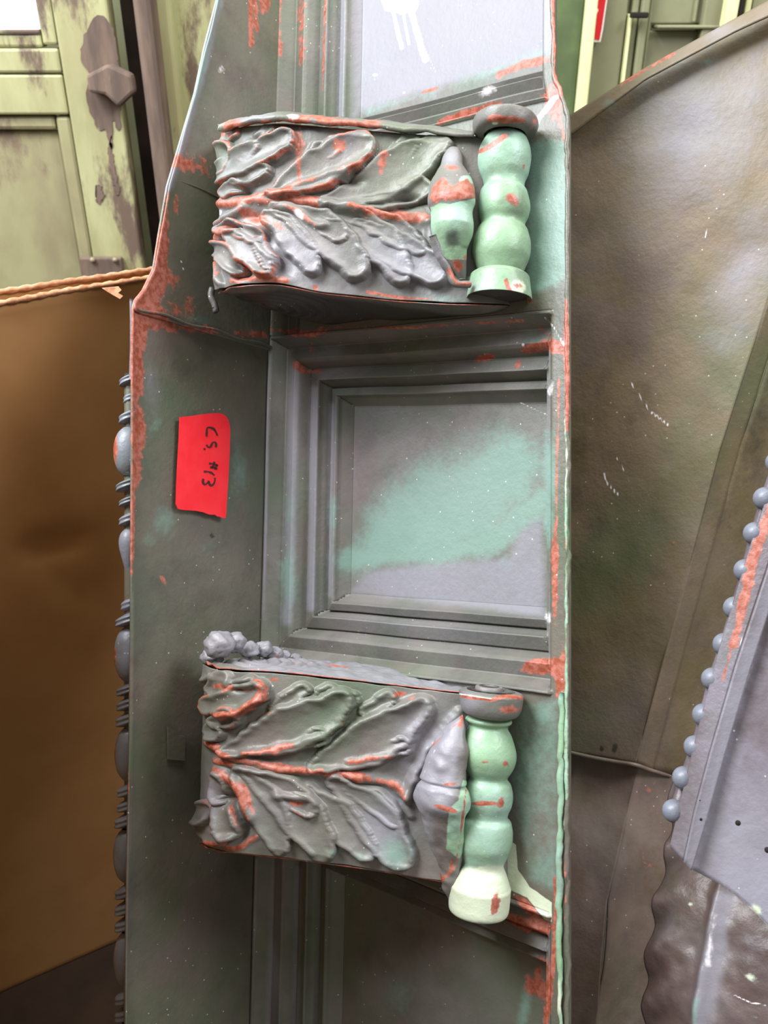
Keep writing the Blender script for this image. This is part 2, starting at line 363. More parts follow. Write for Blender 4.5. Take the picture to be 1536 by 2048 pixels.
# ------------------------------------------------------------------ cardboard carton
z_card = 1.19
def vplane(p, q): return unit(np.cross(q-p, [0, 0, 1]))
a0, b0 = at(0., 606., 1.05), None
b0 = at(285., 567., 1.05*1.067); b0[2] = a0[2]
dirb = unit(b0-a0); nb = unit(np.array([dirb[1], -dirb[0], 0]))
ct = thing('cardboard_box', 'open brown corrugated cardboard box behind the left edge of the green copper cornice', 'box', (float(a0[0]), float(a0[1]), 0))
def cpt(l, h, o): return np.array([a0[0], a0[1], 0])+dirb*l+nb*o+np.array([0, 0, h])
def cwall(name, l0, l1, o, th, top, mat='card', n=40, wav=.002, hole=None, wear=None):
    nu, nv = 80, n; hh = np.linspace(0, 1, nu)[:, None]; ll = np.linspace(l0, l1, nv)[None]
    P = np.zeros((nu, nv, 3)); tp = np.vectorize(top)(ll)
    H = hh*tp
    P[:] = np.array([a0[0], a0[1], 0]); P += dirb*ll[..., None]; P[..., 2] += H
    off = o+fbm(P*4, 3)*wav*4
    if hole is not None: off = off+hole(ll, H)
    P += nb*off[..., None]
    return mesh(name, P, gfaces(nu, nv)[:, ::-1], M[mat], ct, solid=th)
def dent(l, h):
    r = np.hypot((l+.0)/.03, (h-.85)/.02); return -.014*np.exp(-r*r)-.006*np.exp(-((l-.0+ (h-.80)*.5)/.012)**2-((h-.79)/.05)**2)
cwall('box_wall', -.35, .5, 0, .004, lambda l: a0[2]+.006*math.sin(l*9)-.003*(l > .245), hole=dent)
cwall('box_wall', -.35, .27, -.012, .004, lambda l: a0[2]+.010+.003*math.sin(l*7))
for o, l1, dz in ((.0, .24, .0), (-.012, .27, .010)):                       # the exposed fluted edges
    ll = np.linspace(-.35, l1, 120); pts = [cpt(l, a0[2]+dz+(.006*math.sin(l*9) if o == 0 else .003*math.sin(l*7)), o+.001*math.sin(l*60)) for l in ll]
    V = []; nrm = np.array([0, 0, 1.])
    for k, p in enumerate(pts):
        h = .0035+.0009*math.sin(k*1.9)
        for ang in range(6): V.append(p+nb*math.cos(ang*math.pi/3)*.0036+nrm*math.sin(ang*math.pi/3)*h)
    mesh('fluted_edge', V, gfaces(len(pts), 6, closed=True), M['cardedge'], ct)
sd = np.array([a0[0], a0[1], 0])+dirb*(-.35)
def slant(y, z):                                                # out-of-view left side, slanted outwards to shade the box
    return np.array([-.50*(y*cp+(CAMZ-z)*sp), y, z])
def far_y(z):
    y = float(a0[1])
    for _ in range(20): y = float(a0[1])+(slant(y, z)[0]-float(a0[0]))*dirb[1]/dirb[0]
    return y
V = [slant(far_y(.01), .01), slant(.10, .01), slant(.10, 1.17), slant(far_y(1.19), 1.19)]
prism('shading_side_wall', V, unit(np.cross(V[1]-V[0], V[3]-V[0])), .004, M['card'], ct)
f0 = np.array([a0[0], a0[1], .005])+dirb*(-.35)
prism('box_floor', [f0, f0+dirb*.85, f0+dirb*.85+nb*.93, f0+nb*.93], np.array([0, 0, 1]), .004, M['shadecard'], ct)
box('box_wall', (-1.05, .06, .01), (-.16, .065, 1.17), M['card'], ct, 0)  # near wall out of view, added to keep the box dark
prism('shading_flap', [np.array(q) for q in ((-.9, .08, 1.185), (-.35, .08, 1.19), (-.52, .90, 1.20), (-.85, .90, 1.19))], np.array([0, 0, 1]), .004, M['card'], ct)  # unseen flap, added to hold lamp light off the lower box
tear = [at(a, b, 1.08) for a, b in ((205, 577), (238, 574), (243, 580), (236, 586), (246, 592), (240, 598), (226, 590), (214, 583))]
prism('torn_flap', tear, -nb*-1, .003, M['cardedge'], ct)

# ------------------------------------------------------------------ the copper cornice
VB = -.86
co_base = L2W(.2, 0, VB)
cor = thing('copper_cornice', 'tall green copper cornice section with two acanthus brackets, standing on end in the middle', 'cornice', co_base)
SJ = .40                                                       # where the board meets the side fascia
prof = np.array([(-1, 0), (0, .0), (.001, .004), (.004, .004), (.006, 0), (.014, -.011), (.016, -.014), (.034, -.009), (.038, -.012), (.0468, -.027), (.048, -.023), (.065, -.0165), (.0665, -.024), (.0738, -.037), (.075, -.031), (.086, -.026), (.089, -.034), (.099, -.044), (.100, -.0445), (1, -.0445)])
def vR(py): return float(v_at(.03, -.01, py))
COF = [(.95, vR(218), .8, .55, 0, .06), (vR(630), vR(1383), .80, .78, .025, -.049), (vR(1813), -.80, .64, .8, .01, 0)]   # top, bottom, widths, slants
MK = [('dust_sheen', 'l', [(534, 690), (529, 1240)], 3, 1.1), ('dust_sheen', 'l', [(592, 740), (582, 1000), (574, 1240)], 13, .9), ('dust_sheen', 'l', [(628, 780), (622, 1215)], 9, .95), ('dust_sheen', 'l', [(664, 810), (660, 1190)], 7, .8), ('dust_sheen', 'l', [(556, 1720), (545, 2048)], 13, .9), ('dust_sheen', 'l', [(598, 1740), (592, 2048)], 9, .85), ('dust_sheen', 'l', [(640, 1800), (636, 2048)], 6, .6), ('dust_sheen', 'l', [(686, 0), (680, 230)], 8, .9), ('dust_sheen', 'l', [(512, 1720), (506, 2048)], 3, .9),  # moulding highlights painted as grey lines, then wear on the board and its mouldings, in the places the photograph shows
 ('teal', 'p', [(690, 1150), (700, 1060), (760, 990), (830, 930), (930, 880), (1010, 850), (1090, 900), (1085, 1010), (1050, 1030), (1035, 1060), (1010, 1110), (960, 1105), (930, 1120), (830, 1125), (760, 1130), (720, 1160)], 60, 1),
 ('teal', 'l', [(700, 1120), (760, 1105), (900, 1100), (990, 1085), (1030, 1040), (1085, 1000)], 26, 1.15),
 ('teal', 'b', 1035, 890, 40, 30, 20, 1), ('teal', 'b', 800, 1010, 60, 50, 0, .75), ('teal', 'b', 1100, 950, 16, 90, 0, 1.1), ('teal', 'b', 1098, 1040, 12, 50, 0, 1.1),
 ('teal', 'b', 575, 1150, 18, 70, 0, .95), ('teal', 'b', 665, 1040, 12, 90, 0, .7), ('teal', 'b', 580, 1020, 12, 60, 0, .6), ('teal', 'b', 580, 1480, 10, 60, 0, .4),
 ('dust_sheen', 'p', [(700, 1180), (730, 1140), (850, 1120), (960, 1115), (1015, 1110), (1040, 1050), (1090, 1025), (1095, 1240), (700, 1190)], 14, .75),
 ('dust_sheen', 'b', 720, 960, 40, 90, 0, .4), ('dust_sheen', 'b', 850, 1255, 260, 60, 8, .5),
 ('dark', 'b', 820, 870, 120, 40, 0, .25),
 ('wear', 'l', [(1050, 700), (1090, 692), (1130, 700)], 8), ('wear', 'b', 1110, 690, 26, 10, 8), ('wear', 'b', 975, 715, 20, 6, -10), ('wear', 'b', 1035, 730, 6, 12, 20, .9),
 ('wear', 'l', [(1118, 760), (1112, 1000), (1110, 1230)], 3.2, .85), ('wear', 'b', 1110, 1130, 7, 100, 0), ('wear', 'l', [(1130, 640), (1133, 780)], 4),
 ('wear', 'p', [(1050, 1318), (1126, 1312), (1128, 1392), (1112, 1398), (1110, 1352), (1080, 1352), (1042, 1342)], 10, 1),
 ('wear', 'b', 600, 735, 16, 10, 50), ('wear', 'l', [(600, 745), (640, 742)], 4, .8), ('wear', 'b', 622, 700, 9, 20, 0, .6), ('wear', 'l', [(500, 655), (620, 668), (660, 660)], 8, .8),
 ('wear', 'l', [(640, 655), (820, 655), (1060, 640), (1120, 690)], 4, .68),
 ('wear', 'b', 548, 1385, 3, 90, 0, .4),
 ('pale', 'b', 1096, 1235, 10, 22, 0, .7), ('pale', 'b', 1102, 780, 9, 22, 0, .6), ('pale', 'l', [(1040, 805), (1095, 830)], 2.2, .7), ('pale', 'b', 1046, 690, 4, 4, 0, .8),
 ('pale', 'l', [(1090, 635), (1108, 655), (1128, 690)], 3, .7),
 # upper coffer: window reflection painted as lavender sheen and white streaks, plus its stains
 ('dust_sheen', 'p', [(705, -20), (1110, -20), (1105, 110), (720, 225), (705, 240)], 20, 1), ('dust_sheen', 'b', 880, 60, 260, 150, 0, .6), ('teal', 'b', 1040, 40, 60, 40, 0, .3),
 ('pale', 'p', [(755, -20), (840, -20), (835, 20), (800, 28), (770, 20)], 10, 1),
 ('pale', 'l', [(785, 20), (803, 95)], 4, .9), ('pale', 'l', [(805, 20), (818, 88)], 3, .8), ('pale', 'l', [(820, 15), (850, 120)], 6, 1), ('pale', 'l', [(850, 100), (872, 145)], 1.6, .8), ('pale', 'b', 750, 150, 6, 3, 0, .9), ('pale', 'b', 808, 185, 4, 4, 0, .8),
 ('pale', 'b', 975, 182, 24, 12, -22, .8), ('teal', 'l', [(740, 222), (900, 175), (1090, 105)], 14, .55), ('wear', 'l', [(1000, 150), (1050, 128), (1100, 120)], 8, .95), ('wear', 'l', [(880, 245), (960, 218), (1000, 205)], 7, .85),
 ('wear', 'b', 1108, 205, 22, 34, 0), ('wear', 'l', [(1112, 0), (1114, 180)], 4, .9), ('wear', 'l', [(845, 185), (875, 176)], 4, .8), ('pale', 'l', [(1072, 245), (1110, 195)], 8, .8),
 ('wear', 'l', [(500, -20), (506, 70)], 6, .95), ('wear', 'l', [(561, -20), (560, 110)], 4, .85), ('wear', 'b', 602, 60, 9, 70, 0, .85), ('wear', 'l', [(651, -10), (645, 180)], 3, .75), ('wear', 'b', 530, 5, 12, 16, 0, .9),
 ('pale', 'l', [(612, -20), (606, 240)], 1.5, .3),
 # right margin, mint and stained
 ('teal', 'p', [(1050, 280), (1140, 272), (1140, 560), (1050, 600)], 16, 1.), ('teal', 'p', [(1030, 1400), (1125, 1390), (1120, 1800), (1050, 1760), (1025, 1600)], 16, .62), ('teal', 'b', 1100, 420, 50, 160, 0, .6), ('teal', 'b', 1085, 1430, 26, 26, 0, 1.), ('teal', 'b', 1070, 1560, 60, 160, 0, .55),
 ('mint', 'b', 1080, 1480, 60, 120, 0, .38), ('teal', 'b', 1090, 680, 50, 12, -8, .6),
 ('cream', 'p', [(1018, 1680), (1032, 1690), (1036, 1740), (1060, 1775), (1104, 1805), (1104, 1845), (1090, 1840), (1055, 1795), (1020, 1780), (1012, 1740)], 5, 1),
 ('wear', 'p', [(1022, 1785), (1050, 1798), (1085, 1838), (1108, 1852), (1096, 1868), (1050, 1866), (1014, 1840), (1018, 1828), (1062, 1838)], 7, 1),
 ('wear', 'b', 1075, 1975, 24, 30, -30, .9), ('wear', 'l', [(1115, 1760), (1110, 1900), (1092, 2048)], 7, .95), ('dust_sheen', 'b', 1095, 1900, 20, 30, 0, .5), ('wear', 'b', 1078, 1940, 12, 30, 0, .9),
 ('teal', 'b', 1050, 2020, 14, 60, 8, .9), ('teal', 'b', 800, 1985, 90, 50, 0, .5), ('teal', 'b', 960, 2020, 18, 60, 0, .4),
 ('wear', 'l', [(1112, 215), (1134, 300)], 5, .8), ('wear', 'b', 1128, 1340, 9, 60, 0),
]
def board(name_mat):
    ss = np.unique(np.r_[np.arange(0, SJ, .0022), SJ-prof[1:-1, 0], .004, SJ])
    vv = np.arange(VB, .84, .0016)
    
    sw, sk = [VB-1], [0.]
    for (vt, vb, kt, kb, ht, hb) in COF[::-1]:
        vv = np.r_[vv, vt-prof[1:-1, 0]*kt, vb+prof[1:-1, 0]*kb]; sw += [vb, vb+.1*kb, vt-.1*kt, vt]; sk += [hb, hb, ht, ht]
    vv = np.unique(np.round(vv, 5)); vv = vv[(vv >= VB) & (vv <= .84)]
    S, V_ = np.meshgrid(ss, vv, indexing='ij'); V_ = V_+np.interp(V_, sw, sk)*S
    eL = SJ-S; side = np.full(S.shape, -1); e = np.full(S.shape, -1.); cid = np.full(S.shape, -1)
    for ci, (vt, vb, kt, kb, ht, hb) in enumerate(COF):
        wob = .0008*np.sin(S*14+ci)
        c = np.stack([eL, (S-.016)*4.2, (vt+ht*S-V_)/kt, (V_-vb-hb*S)/kb]); c[np.abs(c) < 2e-6] = 1e-6; em = c.min(0); k = c.argmin(0); m = em > 0
        e = np.where(m, em, e); side = np.where(m, k, side); cid = np.where(m, ci, cid)
    # outside the coffers the left cove still runs through
    run = (e < 0) & (eL < .047); e = np.where(run, eL, e); side = np.where(run, 0, side); cid = np.where(run, 9, cid)
    T = np.interp(e, prof[:, 0], prof[:, 1])
    T = np.where(cid == 9, np.maximum(T, -.0135), T)
    top = cid == 0                                             # the upper sheet is bellied
    P = L2W(S, T, V_)
    P = P + Vw*(fbm(P*7+3, 2)*.004)[..., None] + Nw*(fbm(P*5, 2)*.0022)[..., None] + Nw*(fbm(P*40, 2)*.0003)[..., None]
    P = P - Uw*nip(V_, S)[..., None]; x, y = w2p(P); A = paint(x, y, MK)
    F_ = gfaces(len(ss), len(vv)).reshape(len(ss)-1, len(vv)-1, 4)
    ec, sc_, cc = [a[:-1, :-1] for a in (e, side, cid)]
    inner = (ec >= .0995) & (cc >= 0) & (cc < 9)
    def emit(nm, mask, mat):
        if not mask.any(): return
        f = F_[mask][:, ::-1]; v, f, at_ = compact(P, f, A); 
        o = mesh(nm, v, f, M[mat], cor, attrs=at_, solid=.0012)
        return o
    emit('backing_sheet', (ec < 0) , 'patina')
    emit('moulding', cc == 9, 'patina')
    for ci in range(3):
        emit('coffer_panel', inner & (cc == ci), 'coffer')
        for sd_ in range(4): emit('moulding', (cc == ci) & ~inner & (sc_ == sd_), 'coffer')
board(0)

# the fascia: sheet standing out from the board on its left, in two lapped lengths
EDGE = [(520, -400), (446, -60), (430, 0), (404, 100), (385, 190), (355, 290), (330, 375), (315, 460), (302, 540), (280, 585), (262, 606), (260, 700), (259, 1000), (258, 1250), (255, 1500), (250, 1750), (248, 1900), (247, 2100), (245, 2600)]
et, ev = tv_at(np.array([p[0] for p in EDGE]), np.array([p[1] for p in EDGE]), SJ)
o_ = np.argsort(ev); et, ev = et[o_], ev[o_]
FM = [
 ('wear', 'p', [(262, 590), (300, 540), (322, 430), (332, 380), (342, 380), (338, 470), (350, 560), (320, 600), (345, 640), (430, 655), (540, 662), (540, 680), (400, 668), (300, 668), (286, 760), (292, 860), (280, 980), (262, 1000)], 12, .8),
 ('wear', 'l', [(262, 620), (268, 900), (263, 1150)], 5, .85), ('wear', 'b', 380, 330, 46, 22, 20, .7), ('wear', 'b', 352, 410, 8, 30, 0, .8), ('wear', 'b', 360, 620, 26, 40, 30, .75), ('wear', 'b', 345, 560, 20, 30, 0, .7),
 ('wear', 'l', [(257, 1120), (257, 1600)], 2, .55), ('wear', 'b', 326, 1160, 4, 12, -30, .9),
 ('teal', 'b', 330, 1040, 32, 42, 10, .8), ('teal', 'b', 480, 930, 22, 60, 0, .7), ('teal', 'b', 400, 1090, 70, 50, 0, .45), ('teal', 'b', 300, 1080, 30, 30, 0, .6), ('teal', 'b', 400, 640, 80, 14, 8, .6), ('teal', 'b', 310, 850, 14, 30, 0, .55), ('teal', 'b', 350, 1450, 30, 80, 0, .3),
 ('dust_sheen', 'b', 300, 750, 30, 120, 0, .5), ('dust_sheen', 'l', [(432, 0), (388, 180), (334, 370)], 12, 1.2), ('teal', 'l', [(436, 0), (392, 180), (350, 300)], 10, .7), ('dust_sheen', 'b', 370, 480, 14, 80, 0, .35), ('dust_sheen', 'b', 470, 1000, 40, 300, 0, .25),
 ('pale', 'b', 440, 139, 10, 10, 0, .62), ('pale', 'l', [(362, 520), (368, 545)], 1.5, .8), ('wear', 'l', [(508, -10), (514, 60)], 4, .9), ('wear', 'l', [(500, -20), (503, 90)], 5, .95), ('wear', 'b', 530, 0, 12, 24, 0, .9),
 ('dark', 'b', 424, 1071, 4, 4, 0, 1.6), ('dust_sheen', 'b', 330, 1700, 90, 260, 0, .25), ('dark', 'b', 430, 640, 90, 20, 4, .5),
]
def fascia(name, v0, v1, lift, nv=46, roll=True):
    vs_ = np.arange(v0, v1, .0035); u = np.linspace(0, 1, nv)[None]; VV = np.repeat(vs_[:, None], nv, 1)
    tm = np.interp(vs_, ev, et)[:, None]
    T = .002+u*(tm-.002)
    sgm = SJ+lift-.004*np.clip((u-.9)/.1, 0, 1)**2
    P = L2W(sgm+0*T, T, VV)
    P = P - Uw*((fbm(P*6, 3)*.008+fbm(P*30, 2)*.001)[..., None])*np.clip(u*4, 0, 1)[..., None]
    x, y = w2p(P); A = paint(x, y, FM)
    return mesh(name, P, gfaces(len(vs_), nv), M['patina'], cor, attrs=A, solid=.0014)
vseam = float(tv_at(400., 655., SJ)[1])
fascia('fascia_sheet', VB, vseam, .0)
fascia('fascia_sheet', vseam-.004, .82, -.003)
# rolled outer edge of the fascia, the lapped seams and the turned lip
def tube(name, pts, r, mat, parent, n=8, attrs=None, marks=None, jag=0, closed=False):
    pts = np.asarray(pts, float); m = len(pts); tg = np.gradient(pts, axis=0); tg /= np.linalg.norm(tg, axis=1)[:, None]+1e-12
    ref = np.array([.3, -.2, .93]); a = np.cross(tg, ref); a /= np.linalg.norm(a, axis=1)[:, None]+1e-9; b = np.cross(tg, a)
    r = np.broadcast_to(r, (m,)) if np.ndim(r) < 2 else r
    ang = np.linspace(0, 2*math.pi, n, endpoint=False)
    P = pts[:, None]+(a[:, None]*np.cos(ang)[None, :, None]+b[:, None]*np.sin(ang)[None, :, None])*r[:, None, None]
    if jag: P = P+(fbm(P*120, 2)*jag)[..., None]*np.array([1, .6, .8])
    A = attrs
    if marks: x, y = w2p(P); A = paint(x, y, marks)
    V = np.vstack([P.reshape(-1, 3), pts[:1], pts[-1:]]); f = gfaces(m, n, closed=True).tolist()
    f += [[m*n, (k+1) % n, k] for k in range(n)]+[[m*n+1, (m-1)*n+k, (m-1)*n+(k+1) % n] for k in range(n)]
    if A: A = {k: np.r_[np.broadcast_to(q, P.shape[:2]).ravel(), 0, 0] for k, q in A.items()}
    return mesh(name, V, f, mat, parent, attrs=A)
vv = np.linspace(VB, .80, 260); tube('rolled_edge', L2W(SJ-.004+0*vv, np.interp(vv, ev, et), vv), .0016, M['patina'], cor, marks=FM+[('dust_sheen', 'l', [(432, 0), (330, 375)], 14, 1.3)])
sx_ = np.linspace(.004, .975, 60)
for py0, py1, r in ((661, 598, .0016),):
    tt = np.interp(vseam, ev, et)*sx_; tube('lapped_seam', L2W(SJ-.004+0*tt, tt, vseam+.0*tt+.0015*np.sin(tt*90)), r, M['patina'], cor, marks=[('wear', 'l', [(262, 600), (540, 668)], 30, .5)])
vs2 = float(tv_at(380., 373., SJ)[1]); tt = np.interp(vs2, ev, et)*sx_; tube('lapped_seam', L2W(SJ-.0035+0*tt, tt, vs2+.001*np.sin(tt*70)), .001, M['patina'], cor)
# outer lip: the turned flange seen edge-on behind the fascia front
def frus(px, py, s): 
    t, v = tv_at(np.array(px, float), np.array(py, float), s); return L2W(s, t, v)
lp = [(258, 596), (261, 640), (262, 700), (259, 752), (252, 760)]
tube('turned_lip', resample([frus(a, b, SJ+.012) for a, b in ((263, 598), (264, 640), (264, 700), (262, 760))], 30), .0022, M['lav'], cor)
# nick, patch and hole on the fascia
t1, v1 = tv_at(np.array([333., 350, 352, 368, 366, 334]), np.array([1452., 1462, 1470, 1472, 1520, 1518]), SJ-.003)
prism('solder_tab', L2W(np.full(6, SJ-.006), t1, v1)[::-1], Uw, .003, M['patina'], cor)
# right edge: folded flange, torn lips of paint and metal
vv = np.linspace(VB, .80, 400); P1 = L2W(nip(vv)-.0005+.002*fbm(np.stack([vv*22, vv*0, vv*0], 1), 3), .001+0*vv, vv)
RM = [('cream', 'l', [(1124, 760), (1133, 900), (1130, 1000)], 5, .6), ('wear', 'l', [(1132, 600), (1136, 860)], 6, .9), ('mint', 'l', [(1130, 870), (1132, 1600)], 8, .62), ('wear', 'b', 1130, 1120, 8, 90, 0, .6), ('wear', 'b', 1125, 1830, 8, 120, 0, .8), ('cream', 'b', 1110, 1960, 12, 90, 0, .8), ('wear', 'l', [(1112, 0), (1116, 190)], 10, 1), ('cream', 'l', [(1128, 1450), (1122, 2040)], 6, .55)]
tube('flange_edge', P1, .0022, M['patina'], cor, marks=RM, jag=.004)
P2 = L2W(nip(vv)+.006+.006*fbm(np.stack([vv*13, vv*0+4, vv*0], 1), 3), .002+.003*fbm(np.stack([vv*17, vv*0+9, vv*0], 1), 2), vv)
lowm = vv < -.16
tube('torn_lip', P2[lowm], .0026*(.6+.8*np.clip(fbm(np.stack([vv*30, vv*0, vv*0+2], 1), 2)+.5, 0, 1))[lowm], M['mint'], cor, marks=[('wear', 'l', [(1112, 1400), (1104, 1700), (1110, 1900), (1085, 2048)], 5, .75), ('cream', 'b', 1115, 2000, 10, 70, 0, .8)], jag=.005)
nv_ = 260; vv = np.linspace(VB, .80, nv_); q = np.linspace(0, 1, 7)[None]
PF = L2W(nip(vv)[:, None]+.0005+0*q, -.002-.004*q+0*vv[:, None], vv[:, None]+0*q)
mesh('side_flange', PF, gfaces(nv_, 7), M['patina'], cor, solid=.001)

# ------------------------------------------------------------------ acanthus brackets
def cA(p, o=(380, 220), k=4.518): return [(o[0]+a/k, o[1]+b/k) for a, b in p]
def cB(p): return cA(p, (700, 220), 3.491)
def cC(p): return cA(p, (380, 1240), 4.096)
def cD(p): return cA(p, (700, 1340), 3.491)
def lo(f, k, pts, w, h=1., cup=.55, wear=.9): return ('lobe', f(pts), [x/k for x in w], h, cup, wear)
def ri(f, k, pts, w, h=.5, wear=1.): return ('rib', f(pts), w/k, h, 0, wear)
def pi_(f, k, x, y, rx, ry, h=-.6): c = f([(x, y)])[0]; return ('pit', c, (rx/k, ry/k), h, 0, 0)
a_, b_, c_, d_ = (cA, 4.518), (cB, 3.491), (cC, 4.096), (cD, 3.491)
TOPL = [
 lo(*a_, [(230, 620), (430, 510), (620, 420), (790, 340), (880, 280)], [50, 105, 120, 100, 80], 1.1),
 lo(*a_, [(520, 430), (590, 350)], [60, 55], .9), lo(*a_, [(300, 520), (340, 380)], [60, 75], .9), pi_(*a_, 365, 400, 35, 80), pi_(*a_, 620, 290, 40, 40, -.3),
 lo(*a_, [(420, 650), (560, 620), (690, 570)], [30, 55, 50], .9), pi_(*a_, 490, 730, 80, 50, -.8), lo(*a_, [(330, 740), (420, 690)], [50, 45], .6),
 lo(*a_, [(760, 780), (1000, 640), (1250, 510), (1450, 400), (1545, 340)], [40, 120, 170, 160, 130], 1.1),
 lo(*a_, [(1150, 480), (1300, 350)], [60, 75], .8), lo(*a_, [(1180, 640), (1380, 600)], [30, 55], .8), pi_(*a_, 1450, 660, 90, 40, -.7),
 lo(*a_, [(640, 260), (720, 180)], [50, 50], .6), lo(*a_, [(330, 240), (400, 200)], [70, 60], .6, .3),
 ri(*a_, [(180, 865), (500, 830), (800, 780), (1100, 820), (1536, 925)], 42, .6), ri(*a_, [(650, 845), (1000, 845), (1300, 900), (1536, 960)], 26, .4),
 ri(*a_, [(780, 790), (1150, 640), (1536, 530)], 30, .35, .7), ri(*b_, [(0, 690), (250, 740), (560, 760)], 42, .4, .8),
 lo(*b_, [(-170, 650), (100, 570), (350, 430), (520, 330), (620, 260)], [40, 100, 150, 140, 90], .9, .55, .15), lo(*b_, [(330, 330), (420, 240)], [60, 70], .7, .4, .1), lo(*b_, [(480, 260), (560, 200)], [50, 55], .6, .4, .1),
 lo(*b_, [(0, 680), (300, 640), (520, 560)], [30, 60, 70], .8, .5, .5), pi_(*b_, 400, 640, 120, 28, -.6), lo(*b_, [(-300, 420), (-200, 300)], [50, 70], .5, .4, .3),
 lo(*a_, [(690, 960), (850, 1060), (1000, 1250), (1110, 1410)], [50, 110, 130, 85], 1., .6, .25),
 lo(*a_, [(760, 900), (1000, 1000), (1280, 1180), (1440, 1340), (1490, 1420)], [40, 100, 190, 170, 120], 1.1, .6, .3),
 lo(*a_, [(1130, 1030), (1330, 1120)], [50, 100], 1., .3, .3), ri(*a_, [(780, 890), (1000, 950), (1130, 1060), (1230, 1060)], 30, .6, .7),
 lo(*b_, [(-113, 700), (100, 850), (270, 1000), (360, 1160)], [50, 110, 140, 75], 1., .6, .1), lo(*b_, [(60, 840), (330, 1000), (520, 1090), (600, 1140)], [60, 120, 130, 95], 1.05, .6, .15),
 lo(*b_, [(-100, 715), (150, 790), (380, 900), (480, 960)], [30, 70, 100, 70], .9, .6, .1), lo(*b_, [(-60, 720), (100, 800)], [26, 26], .7, .3, .9),
 ri(*b_, [(560, 790), (600, 960), (700, 1110), (760, 1200), (840, 1200)], 34, .7, .5),
 lo(*a_, [(420, 1150), (560, 1300), (700, 1440)], [60, 105, 85], 1.3, .5, 1.05), lo(*a_, [(470, 1090), (600, 1150)], [60, 70], 1., .5, 1.05), lo(*a_, [(620, 1200), (740, 1400)], [50, 60], 1.2, .5, 1.),
 lo(*a_, [(230, 1250), (350, 1300), (430, 1430)], [60, 85, 60], 1.1, .5, .9), lo(*a_, [(200, 1420), (240, 1580)], [60, 80], .9, .4, .7), lo(*a_, [(330, 1100), (420, 1050)], [40, 50], 1., .4, .8),
 ri(*a_, [(165, 1230), (280, 1030), (500, 900)], 36, .9, .4), ri(*a_, [(160, 1300), (300, 1130), (420, 1060)], 34, .8, .8), ri(*a_, [(400, 1540), (640, 1530), (880, 1560)], 40, .5, .9),
 pi_(*a_, 430, 1068, 55, 30, -1.2), pi_(*a_, 490, 1470, 70, 80, -.9), pi_(*a_, 690, 1150, 80, 60, -.7), pi_(*a_, 840, 1400, 90, 110, -.5), pi_(*a_, 600, 960, 90, 50, -.4),
]
